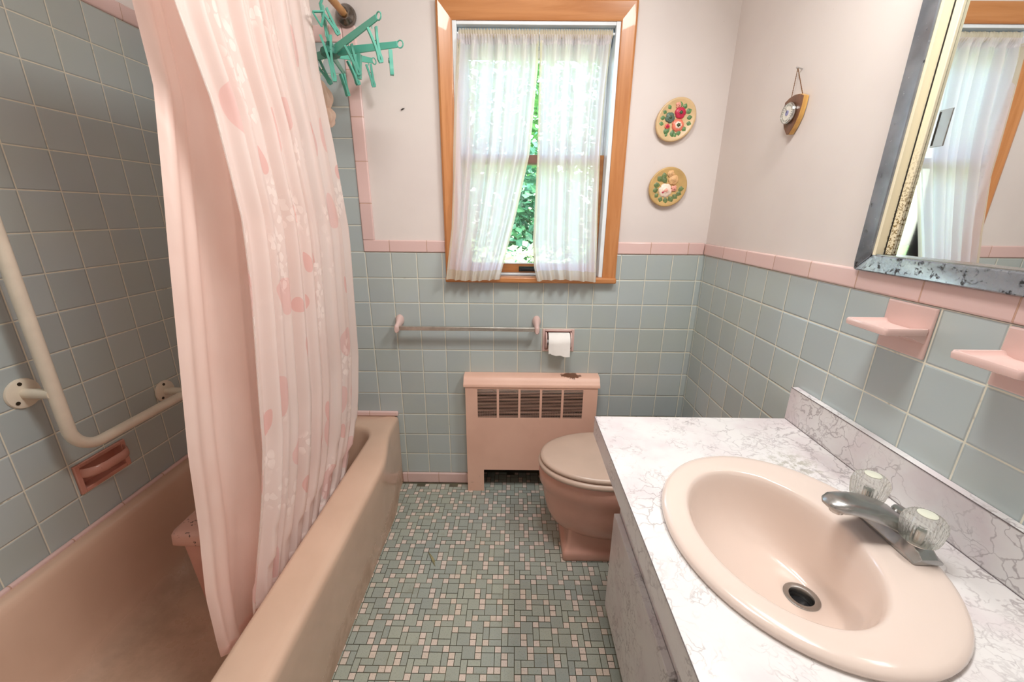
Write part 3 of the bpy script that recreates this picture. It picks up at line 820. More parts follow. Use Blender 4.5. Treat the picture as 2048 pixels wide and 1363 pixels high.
t = thing('toilet_paper_holder', 'pink ceramic toilet paper holder set into the back wall tile', 'toilet paper holder', (.2025, 0, .765))
x0, x1, z0, z1 = tp; g = G()
g.box(x0 - .012, x0 - .0005, -.006, .001, z0 - .008, z1 + .010); g.box(x1 + .0005, x1 + .012, -.006, .001, z0 - .008, z1 + .010)
g.box(x0 - .0005, x1 + .0005, -.006, .001, z1 - .001, z1 + .010); g.box(x0 - .0005, x1 + .0005, -.006, .001, z0 - .008, z0 + .001)
mk('flange_frame', g, PINKC, t, bevel=.002)
g = G(); g.box(x0 + .0003, x0 + .004, 0, .05, z0, z1); g.box(x1 - .004, x1 - .0003, 0, .05, z0, z1); g.box(x0, x1, 0, .05, z1 - .004, z1 - .0003); g.box(x0, x1, 0, .05, z0 + .0003, z0 + .004); g.box(x0, x1, .046, .05, z0, z1)
mk('recess', g, M('pink_recess', (196, 132, 120), .25), t)
for x in (x0 + .0005, x1 - .0075):
    g = G()
    prof = [(.0, z1 - .004), (-.02, z1 - .006), (-.036, z1 - .022), (-.040, z1 - .045), (-.036, z0 + .022), (-.02, z0 + .008), (.0, z0 + .004)]
    g.rings([[Vector((x, y, z)) for y, z in prof], [Vector((x + .007, y, z)) for y, z in prof]]); mk('cheek', g, PINKC, t, bevel=.002)
g = G(); g.tube([(x0 + .003, -.022, .765), (x1 - .003, -.022, .765)], .008, 14); mk('roller', g, WHITE, t)
t = thing('toilet_roll', 'white toilet paper roll with torn end on the pink holder', 'toilet paper', (.2025, -.022, .765))
g = G(); n_ = 36
xa, xb = x0 + .0125, x1 - .0125
out = []
for x, r in ((xa, .0195), (xa, .040), (xa + .001, .0405), (xb - .001, .0405), (xb, .040), (xb, .0195), (xa, .0195)):
    out.append([Vector((x, -.022 + r * math.cos(2 * PI * k / n_), .765 + r * math.sin(2 * PI * k / n_))) for k in range(n_)])
g.rings(out, True, False, False); mk('roll', g, PAPER, t)
g = G()
def sheet(u, v):
    x = lerp(xa, xb, u); zb = .705 + .010 * (1 - u) + .0018 * math.sin(14 * u) + (.003 if u < .12 else 0)
    if v < .4: a = lerp(PI * .62, PI, v / .4); return (x, -.022 + .0412 * math.cos(a), .765 + .0412 * math.sin(a))
    return (x, -.022 - .0412 + .004 * ((v - .4) / .6) * math.sin(3 * u + 1), lerp(.765, zb, (v - .4) / .6))
g.grid(28, 24, sheet); mk('loose_sheet', g, PAPER, t, ang=80)

# radiator cover
t = thing('radiator_cover', 'pink metal convector cover with louvred grilles under the towel bar', 'radiator', (.08, -.034, 0))
A0, A1, RY, ZT = -.218, .386, -.067, .566
g = G()
cells = []; cw, cg = .0885, .0102; cx = -.163
for k in range(5): cells.append((cx + k * (cw + cg), cx + k * (cw + cg) + cw, .405, .548))
lo = (-.138, .306, -.01, .122)
g.panel((A0, A1), (0, ZT), cells + [lo], lambda u, v: (u, RY, v))
mk('front_panel', g, RAD, t, smooth=False, solid=.003)
for x in (A0 + .0015, A1 - .0015):
    g = G(); g.box(x - .0015, x + .0015, RY + .0015, -.0125, 0.0005, ZT); mk('side_panel', g, RAD, t)
g = G()  # rolled top
prof = [(RY + .0005, .558), (RY - .006, .560), (RY - .0065, .570), (RY - .003, .575), (RY + .004, .584), (RY + .012, .598), (RY + .020, .6035), (RY + .030, .605), (-.0015, .606), (-.0015, .572)]
rs = []
for x, s in ((A0 - .0075, .0), (A0 - .0068, .003), (A0 + .002, .004), (A1 - .002, .004), (A1 + .0068, .003), (A1 + .0075, .0)):
    rs.append([Vector((x, y, z)) for y, z in prof])
g.rings(rs); mk('top_lid', g, RAD, t, ang=50)
for a, b, c, d in cells:
    g = G(); nb = 19
    for k in range(nb):
        z = lerp(c + .002, d - .002, (k + .5) / nb)
        g.box(a + .0003, b - .0003, RY - .0010, RY - .0002, z - .0009, z + .0009)
    mk('grille', g, RAD, t, smooth=False)
g = G(); g.box(-.19, .355, .030, .080, .20, .40)
for k in range(46): x = lerp(-.185, .35, k / 45); g.box(x - .001, x + .001, .012, .030, .20, .39)
mk('heating_fins', g, DARKG, t, smooth=False)
g = G(); g.tube([(-.19, .02, .095), (.36, .02, .095)], .013, 14); mk('pipe', g, M('pipe_paint', (150, 132, 112), .5, var=.3, vs=30), t)
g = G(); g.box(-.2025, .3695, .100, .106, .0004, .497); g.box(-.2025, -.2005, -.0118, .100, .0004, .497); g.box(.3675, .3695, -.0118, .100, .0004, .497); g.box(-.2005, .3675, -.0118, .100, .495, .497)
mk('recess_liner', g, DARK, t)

# plaques with flowers in relief
def plaque(nm, label, c, a, b, ang, cols):
    t = thing(nm, label, 'wall plaque', c, 'oval flower plaques')
    cx, _, cz = c; ca, sa = math.cos(ang), math.sin(ang)
    def P_(x, z, y): return Vector((cx + x * ca - z * sa, y, cz + x * sa + z * ca))
    g = G(); rs = []
    for f, y in ((.90, .0035), (.985, -.004), (1.0, -.011), (.985, -.0155), (.95, -.0165), (.88, -.0155), (.70, -.0125), (.45, -.011), (.2, -.0105), (.02, -.0105)):
        rs.append([P_(a * f * math.cos(2 * PI * k / 56), b * f * math.sin(2 * PI * k / 56), y) for k in range(56)])
    g.rings(rs); mk('plate', g, cols['plate'], t, ang=60)
    def leaf(g, x, z, L, w, d, y=-.0125):
        x, z, L, w = x * 1.22, z * 1.22, L * 1.3, w * 1.5
        rs = []
        for s, q in ((0, .15), (.25, .8), (.5, 1), (.75, .7), (1, .08)):
            px, pz = x + L * s * math.cos(d), z + L * s * math.sin(d)
            nx, nz = -math.sin(d) * w * q, math.cos(d) * w * q
            rs.append([P_(px - nx, pz - nz, y), P_(px, pz, y - .0035 * q - .0005), P_(px + nx, pz + nz, y)])
        g.rings(rs, False, False, False)
    def flower(name, x, z, r, mats, petals=6, layers=3, y=-.0125):
        rnd = random.Random(int(x * 9e4)); root = None; x, z, r = x * 1.25, z * 1.25, r * 1.3
        for l in range(layers):
            g = G(); rad = r * (.72 - .26 * l)
            for k in range(petals - l):
                a_ = 2 * PI * (k + .4 * l) / (petals - l) + rnd.random() * .3
                px, pz = x + rad * math.cos(a_) * .75, z + rad * math.sin(a_) * .75
                rot = Matrix.Rotation(-(a_ + ang), 3, 'Y') @ Matrix.Rotation(R(22 + 12 * l), 3, 'Z')
                g.ball(P_(px, pz, y - .0025 - .0022 * l), (r * (.36 - .05 * l), .0026, r * (.42 - .07 * l)), 12, 8, rot)
            o = mk(name if l == 0 else 'inner_petals', g, mats[min(l, len(mats) - 1)], t if root is None else root, ang=60)
            root = root or o
        g = G(); g.ball(P_(x, z, y - .0088), (r * .20, .002, r * .20), 10, 6); mk('flower_centre', g, mats[-1], root)
    g = G()
    for l in cols['leaves']: leaf(g, *l)
    mk('leaves', g, cols['green'], t, ang=60)
    for f in cols['flowers']: flower(*f)
    return t
PLT = M('plaque_tan', (210, 180, 134), .32, var=.07, vs=20)
PLT2 = M('plaque_ochre', (198, 164, 106), .3, var=.14, vs=16)
GRN = M('relief_green', (96, 134, 84), .4, var=.35, vs=160)
GRN2 = M('relief_olive', (104, 122, 76), .4, var=.3, vs=160)
cr, cp, cg_, cw_, cb_, cy_ = (M('relief_' + n, c, .35, var=.12, vs=120) for n, c in (('crimson', (196, 44, 78)), ('coral', (232, 128, 104)), ('grey_green', (92, 118, 104)), ('ivory', (244, 222, 206)), ('blush', (236, 168, 150)), ('dark', (72, 84, 52))))
RAW = M('relief_bare_plaster', (222, 178, 128), .5, var=.12, vs=120)
plaque('wall_plaque', 'upper oval plaque with crimson and coral flowers in relief', (.6145, 0.0, 1.6595), .0828, .0700, R(49), dict(plate=PLT, green=GRN,
       leaves=[(-.034, .020, .018, .006, 2.2), (-.030, -.004, .022, .007, 2.9), (-.036, .004, .018, .006, 3.6), (-.026, -.014, .022, .007, 3.9), (-.030, -.022, .016, .006, 4.4), (.016, -.032, .018, .007, 5.2), (.000, -.030, .018, .006, 4.6),
               (.034, -.010, .02, .007, 6.0), (.036, .004, .018, .006, .3), (.034, .014, .018, .006, .9), (.010, .034, .018, .006, 1.4), (-.006, .036, .016, .006, 1.9), (-.018, .030, .018, .006, 2.4), (-.014, -.028, .018, .006, 4.0), (.026, -.022, .018, .006, 5.6), (-.044, -.008, .014, .005, 3.3)],
       flowers=[('flower', .022, .004, .019, [cr, cr, cy_], 6), ('flower', -.008, .018, .017, [cg_, cg_, cy_], 5), ('flower', -.006, -.016, .021, [cp, cw_, cy_], 7), ('flower', -.030, .006, .009, [cp, cr], 5, 2), ('flower', .032, .024, .010, [cb_, cb_], 4, 2)]))
plaque('wall_plaque', 'lower oval plaque with one ivory rose in relief', (.614, 0.0, 1.418), .0778, .0732, R(42), dict(plate=PLT2, green=GRN2,
       leaves=[(-.004, .028, .022, .007, 1.7), (.006, .026, .022, .007, 1.1), (-.016, .022, .022, .007, 2.4), (-.028, .016, .02, .007, 2.8), (-.036, .004, .018, .006, 3.2), (-.034, -.010, .02, .007, 3.7), (-.026, -.020, .022, .007, 4.2), (-.014, -.026, .024, .008, 4.6),
               (-.002, -.030, .022, .007, 4.9), (.010, -.034, .02, .008, 5.3), (.020, -.030, .022, .008, 5.8), (.004, .014, .022, .007, 1.5)],
       flowers=[('rose', -.012, -.003, .024, [cw_, cw_, cb_], 6), ('rosebud', -.020, -.002, .009, [cr, cr], 4, 2), ('unpainted_flower', .026, .006, .018, [RAW, RAW], 6), ('unpainted_flower', .030, .026, .013, [RAW, RAW], 5, 2), ('rosebud', .012, -.016, .011, [cb_, cb_], 4, 2)]))

# barometer on a chain, right wall
t = thing('wall_barometer', 'small shield shaped wooden barometer hanging from a chain', 'barometer', (XR, -.435, 1.60))
yc = -.441; g = G()
out = [(-.049, 1.618), (-.025, 1.634), (0.0, 1.640), (.025, 1.640), (.050, 1.634)]
# right wall is seen along +X: far side is +Y (towards the window)
shp = [(yc + .040, 1.629), (yc + .022, 1.637), (yc, 1.640), (yc - .022, 1.637), (yc - .040, 1.629), (yc - .039, 1.605), (yc - .033, 1.578), (yc - .021, 1.556), (yc - .005, 1.5375), (yc + .005, 1.5375), (yc + .021, 1.556), (yc + .033, 1.578), (yc + .039, 1.605)]
xf, xb_ = XR - .014, XR + .0005
g.rings([[Vector((xb_, y, z)) for y, z in shp], [Vector((xf + .001, y, z)) for y, z in shp]]); mk('board_edge', g, OAK, t, ang=25)
g = G(); g.rings([[Vector((xf + .001, yc + (y - yc) * .995, 1.6 + (z - 1.6) * .995)) for y, z in shp], [Vector((xf - .001, yc + (y - yc) * .97, 1.6 + (z - 1.6) * .97)) for y, z in shp]]); mk('board_face', g, WALNUT, t, ang=25)
DC = Vector((xf - .001, yc + .004, 1.594))
g = G(); g.lathe([(.0275, 0), (.0285, .003), (.028, .009), (.0265, .011), (.0258, .0105), (.0258, .0075), (0, .0075)], DC, (-1, 0, 0), 40); b = mk('dial_bezel', g, CHROME, t)
g = G(); g.lathe([(.0256, .0076), (.0256, .0092), (0, .0096)], DC, (-1, 0, 0), 40); mk('dial_face', g, M('dial_white', (226, 224, 214), .3, var=.08, vs=90), t)
g = G(); g.lathe([(.0072, .0096), (.0072, .0101), (0, .0103)], DC, (-1, 0, 0), 24); mk('dial_centre', g, M('dial_violet', (140, 142, 186), .35), t)
g = G()
for k in range(24):
    a = 2 * PI * k / 24; L0, L1 = .0185, .0225
    c_, s_ = math.cos(a), math.sin(a)
    g.tube([DC + Vector((-.0096, L0 * c_, L0 * s_)), DC + Vector((-.0096, L1 * c_, L1 * s_))], .0005, 4)
g.tube([DC + Vector((-.0105, 0, 0)), DC + Vector((-.0105, .009, .014))], .0006, 5); mk('dial_marks', g, DARK, t)
nail = Vector((XR - .010, -.424, 1.710))
for y in (yc + .026, yc - .022):
    g = G(); e = Vector((XR - .007, y, 1.637))
    for k in range(27):
        p = nail.lerp(e, k / 26); q = Vector((0, .0017 if k % 2 else .0008, 0)); g.ball(p, (.0011, .0020 if k % 2 else .0011, .0020), 6, 4)
    mk('chain', g, M('chain_brass', (132, 96, 62), .4, .7), t)
g = G(); g.tube([(XR + .004, -.424, 1.708), nail + Vector((-.004, 0, .002))], .0018, 8); g.ball(nail + Vector((-.003, 0, .0015)), .0026, 8, 6); mk('nail', g, CHROME, t)
# little nail left in the wall by the window
g = G(); g.tube([(-.437, .006, 1.691), (-.437, -.006, 1.692)], .0016, 8); g.tube([(-.444, -.0005, 1.688), (-.430, -.0005, 1.694)], .0015, 6)
tag(mk('bent_nail', g, DARK), 'small dark bent nail in the pink wall left of the window', 'nail')

# ------------------------------------------------------------------ toilet
t = thing('toilet', 'pink toilet with taupe closed lid between vanity and radiator', 'toilet', (.40, -.39, 0))
YC = -.390
def egg(x0, x1, hw, z, n=48, back=.55, sq=2.0):
    """egg ring: rounded front at x0, squarer back at x1"""
    out = []; xm = lerp(x0, x1, back)
    for k in range(n):
        a = 2 * PI * k / n; c, s = math.cos(a), math.sin(a)
        e = 2.0 if c < 0 else 2.6
        c_ = math.copysign(abs(c) ** (2 / e), c); s_ = math.copysign(abs(s) ** (2 / e), s)
        x = xm + (c_ * (xm - x0) if c < 0 else c_ * (x1 - xm))
        out.append(Vector((x, YC + hw * s_, z)))
    return out
def foot(x0, x1, hw, r, z, n=48):
    out = []
    for k in range(n):
        a = 2 * PI * k / n; c, s = math.cos(a), math.sin(a); e = 7
        out.append(Vector(((x0 + x1) / 2 + math.copysign(abs(c) ** (2 / e), c) * (x1 - x0) / 2, YC + math.copysign(abs(s) ** (2 / e), s) * hw, z)))
    return out
g = G()
pf = lambda x0, hw, z, r=.014: rrect(x0, .70, YC - hw, YC + hw, r, z, 5, 2)
g.rings([pf(.206, .097, .0006), pf(.203, .100, .006), pf(.203, .100, .030), pf(.205, .098, .038), pf(.211, .092, .044), pf(.217, .086, .052), pf(.221, .082, .070), pf(.225, .079, .16)])
mk('pedestal', g, TOILET, t, ang=60)
g = G()
g.rings([egg(.235, .60, .075, .090), egg(.190, .62, .105, .112), egg(.160, .64, .130, .145), egg(.140, .65, .146, .19), egg(.128, .66, .155, .245), egg(.122, .66, .160, .285), egg(.118, .66, .164, .298), egg(.108, .66, .171, .318), egg(.105, .66, .173, .35), egg(.106, .66, .172, .378), egg(.112, .655, .166, .383)])
mk('bowl', g, TOILET, t, ang=60)
g = G()
g.rings([egg(.110, .56, .168, .384), egg(.103, .565, .175, .388), egg(.101, .567, .177, .396), egg(.104, .565, .174, .404), egg(.112, .56, .166, .4065)]); mk('seat', g, SEAT, t, ang=60)
g = G()
g.rings([egg(.118, .56, .160, .4095), egg(.110, .565, .168, .4115), egg(.108, .567, .170, .418), egg(.111, .565, .167, .4245), egg(.122, .56, .157, .4285), egg(.17, .55, .12, .4315), egg(.26, .48, .05, .4335)]); mk('lid', g, SEAT, t, ang=60)
for s in (-1, 1):
    g = G(); g.box(.545, .60, YC + s * .075 - .016, YC + s * .075 + .016, .384, .42); mk('hinge', g, SEAT, t, bevel=.006)
g = G()
tk = lambda a, z: rr4(.610 + a, .795 - a, -.565 + a, -.215 - a, .025, z)
g.rings([tk(.02, .30), tk(.0, .33), tk(.0, .425), tk(.006, .43)]); mk('tank', g, TOILET, t, ang=50)
g = G(); g.rings([tk(-.004, .430), tk(-.008, .433), tk(-.007, .450), tk(.004, .456)]); mk('tank_lid', g, TOILET, t, ang=50)

# ------------------------------------------------------------------ vanity
VF, VB, VY0, VY1, ZV = .237, XR - .001, -1.66, -.702, .755
t = thing('vanity_cabinet', 'white marble laminate vanity cabinet with pink tinged doors', 'cabinet', (.55, -1.18, 0))
FX = .339
g = G(); ztop = ZV - .0565
g.box(FX, FX + .016, VY0 + .01, VY1 - .002, 0.04, ztop); mk('front_frame', g, MARBLE, t)
for nm, a, b in (('side_panel', VY1 - .020, VY1 - .002), ('side_panel', VY0 + .01, VY0 + .028)):
    g = G(); g.box(FX + .016, XR - .014, a, b, 0.0005, ztop); mk(nm, g, MARBLE, t)
g = G(); g.box(FX + .05, FX + .06, VY0 + .028, VY1 - .020, .0005, .06); mk('toe_board', g, DARK, t)
g = G(); g.box(FX + .016, XR - .014, VY0 + .028, VY1 - .020, .06, .075); mk('bottom_panel', g, MARBLE, t)
for a, b in ((-1.175, -.706), (-1.640, -1.181)):
    g = G(); g.box(FX - .019, FX - .0005, a, b, .045, .420); mk('door', g, MARBLE, t, bevel=.002)
t = thing('vanity_countertop', 'white marble laminate countertop with backsplash along the tiled wall', 'countertop', (.52, -1.18, ZV))
EC = (.5, -1.155)
g = G(); nE = 96
ring_e = []; ring_o = []
for k in range(nE):
    a = 2 * PI * k / nE; c, s = math.cos(a), math.sin(a)
    ring_e.append((EC[0] + .190 * c, EC[1] + .219 * s))
    # outer rectangle hit
    hx = (VB - EC[0]) if c > 0 else (EC[0] - VF); hy = (VY1 - EC[1]) if s > 0 else (EC[1] - VY0)
    k_ = min(hx / abs(c) if abs(c) > 1e-6 else 9, hy / abs(s) if abs(s) > 1e-6 else 9)
    ring_o.append([EC[0] + k_ * c, EC[1] + k_ * s])
for cx_, cy_2 in ((VF, VY0), (VF, VY1), (VB, VY0), (VB, VY1)):
    i = min(range(nE), key=lambda q: (ring_o[q][0] - cx_) ** 2 + (ring_o[q][1] - cy_2) ** 2); ring_o[i] = [cx_, cy_2]
g.rings([[Vector((x, y, ZV - .03)) for x, y in ring_e], [Vector((x, y, ZV)) for x, y in ring_e], [Vector((x, y, ZV)) for x, y in ring_o]], True, False, False)
mk('top', g, MARBLE, t, smooth=False)
g = G(); T_ = .018; zb = ZV - .056
g.box(VF, VF + T_, VY0, VY1, zb, ZV - .0002); mk('front_edge', g, MARBLE, t, smooth=False)
g = G(); g.box(VF + T_, VB, VY1 - T_, VY1, zb, ZV - .0002); mk('end_edge', g, MARBLE, t, smooth=False)
g = G(); g.box(VF + T_, VB, VY0, VY0 + T_, zb, ZV - .0002); mk('end_edge', g, MARBLE, t, smooth=False)
g = G(); g.box(XR - .020, XR - .001, VY0, VY1 + .004, ZV + .0002, ZV + .097); s_ = mk('backsplash', g, MARBLE, t, bevel=.0008)
SEAM = M('laminate_seam', (112, 104, 104), .6)
g = G(); g.box(XR - .0209, XR - .0199, VY0, VY1 + .004, ZV + .0955, ZV + .0972); g.box(XR - .0215, XR - .0201, VY0, VY1, ZV + .0002, ZV + .0012); mk('seam_line', g, SEAM, s_)
g = G(); g.box(VF - .0006, VF + .0004, VY0, VY1, ZV - .0012, ZV + .0003); mk('seam_line', g, SEAM, t)

t = thing('sink', 'pink oval porcelain basin set into the marble countertop', 'sink', (EC[0], EC[1], ZV))
def ell(cx, cy, a, b, z, n=72): return [Vector((cx + a * math.cos(2 * PI * k / n), cy + b * math.sin(2 * PI * k / n), z)) for k in range(n)]
g = G()
rs = [ell(.5, -1.155, .206, .236, ZV + .0008), ell(.5, -1.155, .2115, .2415, ZV + .003), ell(.5, -1.155, .2125, .2425, ZV + .008), ell(.5, -1.155, .2095, .2395, ZV + .0135), ell(.5, -1.155, .203, .233, ZV + .0165), ell(.499, -1.155, .192, .223, ZV + .018)]
for f, z in ((.33, .018), (.66, .0175), (.9, .0172)):
    rs.append(ell(lerp(.499, .473, f), -1.155, lerp(.192, .146, f), lerp(.223, .187, f), ZV + z))
for cx_, a_, b_, z in ((.473, .142, .183, .0165), (.473, .138, .179, .014), (.473, .1345, .1755, .008), (.474, .131, .172, -.004), (.477, .126, .166, -.025), (.483, .118, .156, -.055), (.493, .106, .140, -.085), (.507, .089, .118, -.108), (.525, .070, .093, -.122), (.541, .050, .066, -.131), (.552, .036, .044, -.135), (.556, .029, .030, -.137)):
    rs.append(ell(cx_, -1.157, a_, b_, ZV + z))
g.rings(rs, True, False, False); mk('basin', g, SINK, t, ang=60)
g = G(); DR = Vector((.556, -1.157, ZV - .1375)); g.lathe([(.0305, .0), (.0305, .0022), (.027, .003), (.021, .0015), (.0185, -.004), (.0185, -.03)], DR, (0, 0, 1), 40, cap=False)
mk('drain_ring', g, STEEL, t, flip=True)
g = G(); g.lathe([(.0183, -.022), (.0183, -.018), (.014, -.0165), (0, -.017)], DR, (0, 0, 1), 28); mk('drain_hole', g, M('drain_dark', (14, 18, 24), .4), t)  # black disc paints in the dark of the open drain

# faucet
t = thing('faucet', 'chrome two handle faucet with clear ribbed knobs on the pink basin', 'faucet', (.675, -1.153, ZV + .018))
ZF = ZV + .0185; FY = -1.153; XC = .678
g = G()
def sec(y, hx, h, zc=0.0):
    return [Vector((XC - hx, y, ZF)), Vector((XC - hx, y, ZF + h * .28)), Vector((XC - hx * .55, y, ZF + h)), Vector((XC + hx * .55, y, ZF + h)), Vector((XC + hx, y, ZF + h * .28)), Vector((XC + hx, y, ZF))]
rs = [sec(FY + s, hx, h) for s, hx, h in ((-.078, .013, .006), (-.0765, .0245, .010), (-.058, .0255, .024), (-.040, .0255, .025), (-.028, .0255, .020), (0, .0255, .022), (.028, .0255, .020), (.040, .0255, .025), (.058, .0255, .024), (.0765, .0245, .010), (.078, .013, .006))]
g.rings(rs); mk('base_plate', g, STEEL, t, bevel=.0012, ang=30)
g = G()
path = [(.701, .006, .041, .009), (.690, .017, .040, .0125), (.674, .030, .037, .0135), (.655, .041, .035, .012), (.632, .050, .0325, .0105), (.607, .0565, .0290, .0092), (.585, .0595, .0245, .009), (.570, .0595, .0235, .0085), (.558, .0575, .017, .006), (.553, .056, .008, .003)]
rs = []
for i, (x, z, hw, hh) in enumerate(path):
    a = Vector(path[min(i + 1, len(path) - 1)][:2]) - Vector(path[max(i - 1, 0)][:2]); d = Vector((a.x, 0, a.y)).normalized(); up = Vector((-d.z, 0, d.x)); up = up if up.z > 0 else -up
    c = Vector((x, FY, ZF + z))
    ring = []
    for q, e in ((-1, -.9), (-.6, -1), (.6, -1), (1, -.9), (1, .10), (.86, .62), (.5, .98), (-.5, .98), (-.86, .62), (-1, .10)):
        ring.append(c + Vector((0, q * hw, 0)) + up * (e * hh))
    rs.append(ring)
g.rings(rs); mk('spout', g, STEEL, t, ang=42)
g = G(); g.lathe([(.0105, 0), (.0110, .004), (.0110, .013), (0, .013)], (.576, FY, ZF + .040), (0, 0, 1), 20); mk('aerator', g, CHROME, t)
for y in (FY + .051, FY - .053):
    o = (XC - .004, y, ZF + .0245)
    g = G(); g.lathe([(.0165, 0), (.0165, .004), (.0075, .0045), (.0075, .026), (0, .026)], o, (0, 0, 1), 20); st = mk('handle_stem', g, CHROME, t)
    g = G(); g.lathe([(.0215, .0045), (.0250, .0065), (.0272, .015), (.0288, .028), (.0295, .036), (.0278, .045), (.0220, .0525), (.0140, .0550), (.0, .0550)], o, (0, 0, 1), 64, rib=-.04); k = mk('knob', g, ACRYL, t, ang=12)
    g = G(); g.lathe([(.0130, .0551), (.0130, .0561), (.0115, .0567), (0, .0567)], o, (0, 0, 1), 28); mk('knob_cap', g, M('cap_clear_grey', (206, 208, 192), .15), k)
g = G(); o = (XC + .0335, FY + .010, ZF + .0002)
g.lathe([(.003, 0), (.003, .022), (.0085, .024), (.0115, .029), (.0095, .033), (0, .034)], (.7095, FY + .020, ZF - .001), (0, 0, 1), 20); mk('lift_rod_knob', g, STEEL, t)

# ------------------------------------------------------------------ medicine cabinet
t = thing('medicine_cabinet', 'tarnished steel framed mirror cabinet on the pink wall over the vanity', 'medicine cabinet', (XR, -1.2, 1.19))
y1, y0, z0, z1 = -.795, -1.605, 1.195, 1.84; w, wz = .040, .037
xf = XR - .018
def fr(name, pts):
    """frame member with a slightly crowned face; pts in (y,z)"""
    g = G(); g.rings([[Vector((XR + .0015, a, b)) for a, b in pts], [Vector((xf + .004, a, b)) for a, b in pts], [Vector((xf, lerp(a, sum(p[0] for p in pts) / 4, .06), lerp(b, sum(p[1] for p in pts) / 4, .06))) for a, b in pts]])
    return mk(name, g, FRAME, t, bevel=.0015, ang=25)
m = .0006
fr('frame_side', [(y1, z0 + m), (y1, z1 - m), (y1 - w, z1 - wz - m), (y1 - w, z0 + wz + m)])
fr('frame_side', [(y0, z0 + m), (y0, z1 - m), (y0 + w, z1 - wz - m), (y0 + w, z0 + wz + m)])
fr('frame_bottom', [(y0 + m, z0), (y1 - m, z0), (y1 - w - m, z0 + wz), (y0 + w + m, z0 + wz)])
fr('frame_top', [(y0 + m, z1), (y1 - m, z1), (y1 - w - m, z1 - wz), (y0 + w + m, z1 - wz)])
g = G(); ya, yb = y1 - w, y0 + w
g.box(xf + .004, XR + .004, ya - .007, ya + .001, z0 + wz, z1 - wz); mk('inner_track', g, CREAM, t, smooth=False)
g = G(); g.box(xf + .004, XR + .004, yb - .001, yb + .007, z0 + wz, z1 - wz); mk('inner_track', g, CREAM, t, smooth=False)
g = G(); g.box(XR + .0035, XR + .0085, ya - .0105, ya - .0005, z0 + wz, z1 - wz); mk('track_gap', g, DARK, t, smooth=False)
g = G(); g.box(XR + .0030, XR + .0095, ya - .026, ya - .0105, z0 + wz + .002, z1 - wz); mk('mirror_edge_strip', g, CREAM, t, bevel=.001)
g = G(); g.box(XR + .0092, XR + .0135, yb + .001, ya - .024, z0 + wz, z1 - wz); mr = mk('mirror', g, MIRROR, t, smooth=False)
g = G(); g.box(xf + .006, XR + .0088, yb, ya, z0 + wz - .004, z0 + wz + .002); mk('bottom_track', g, STEEL, t)
g = G(); g.box(XR + .0135, XR + .018, yb, ya, z0 + wz, z1 - wz); mk('cabinet_back', g, DARK, t, smooth=False)
g = G(); g.box(XR + .0078, XR + .0092, -.897, -.872, 1.442, 1.507); f = mk('finger_pull', g, STEEL, mr, bevel=.0005)
g = G(); g.box(XR + .0072, XR + .0079, -.8765, -.8735, 1.445, 1.504); mk('pull_slot', g, DARK, f)

# ceramic ledges on the right wall
def ledge(nm, label, ya, yb, xo, zt):
    t = thing(nm, label, 'ceramic holder', (XR, (ya + yb) / 2, 1.095), 'pink ceramic holders under the mirror cabinet')
    g = G(); g.box(XR - .006, XR + .0005, yb + .002, ya - .002, 1.044, 1.1465); mk('tile_back', g, PINKC, t, bevel=.003, seg=3)
    g = G(); a, b = ya - .004, yb + .004
    def lp(d, z, x1=XR - .004): return rr4(xo + d, x1, b + d, a - d, .006, z)
    g.rings([lp(.008, zt - .016), lp(.001, zt - .013), lp(0, zt - .004), lp(.0015, zt), lp(.006, zt), lp(.010, zt - .006), lp(.02, zt - .0085)]); mk('tray', g, PINKC, t, ang=50)
    g = G()
    rs = [[Vector((x, a - k, zt - .014 - dz)), Vector((x, b + k, zt - .014 - dz)), Vector((x, b + k, zt - .012)), Vector((x, a - k, zt - .012))] for x, dz, k in ((xo + .03, .0, .006), (XR - .03, .006, .004), (XR - .004, .018, .002))]
    g.rings(rs); mk('bracket', g, PINKC, t, bevel=.003)
ledge('ceramic_ledge', 'small pink ceramic tumbler ledge nearer the window', -.8935, -1.0025, .716, 1.106)
ledge('ceramic_ledge', 'pink ceramic ledge cut off by the right edge of the photo', -1.1125, -1.2215, .716, 1.106)

# dried leaf scrap on the floor
g = G()
for k, (a, b) in enumerate((((-.335, -.455), (-.296, -.520)), ((-.331, -.458), (-.300, -.502)))):
    rs = []
    for s, w in ((0, .0008), (.3, .0016), (.7, .0032), (1, .001)):
        x, y = lerp(a[0], b[0], s), lerp(a[1], b[1], s); z = .0016 + .004 * math.sin(PI * s)
        rs.append([(x - w * .8, y - w * .5, z), (x, y, z + .0012), (x + w * .8, y + w * .5, z), (x, y, z - .0010)])
    g.rings([[Vector(p) for p in r] for r in rs])
tag(mk('dried_leaf', g, M('dried_leaf_tan', (150, 144, 108), .7, var=.3, vs=90)), 'shrivelled tan leaf lying on the mosaic floor', 'leaf')

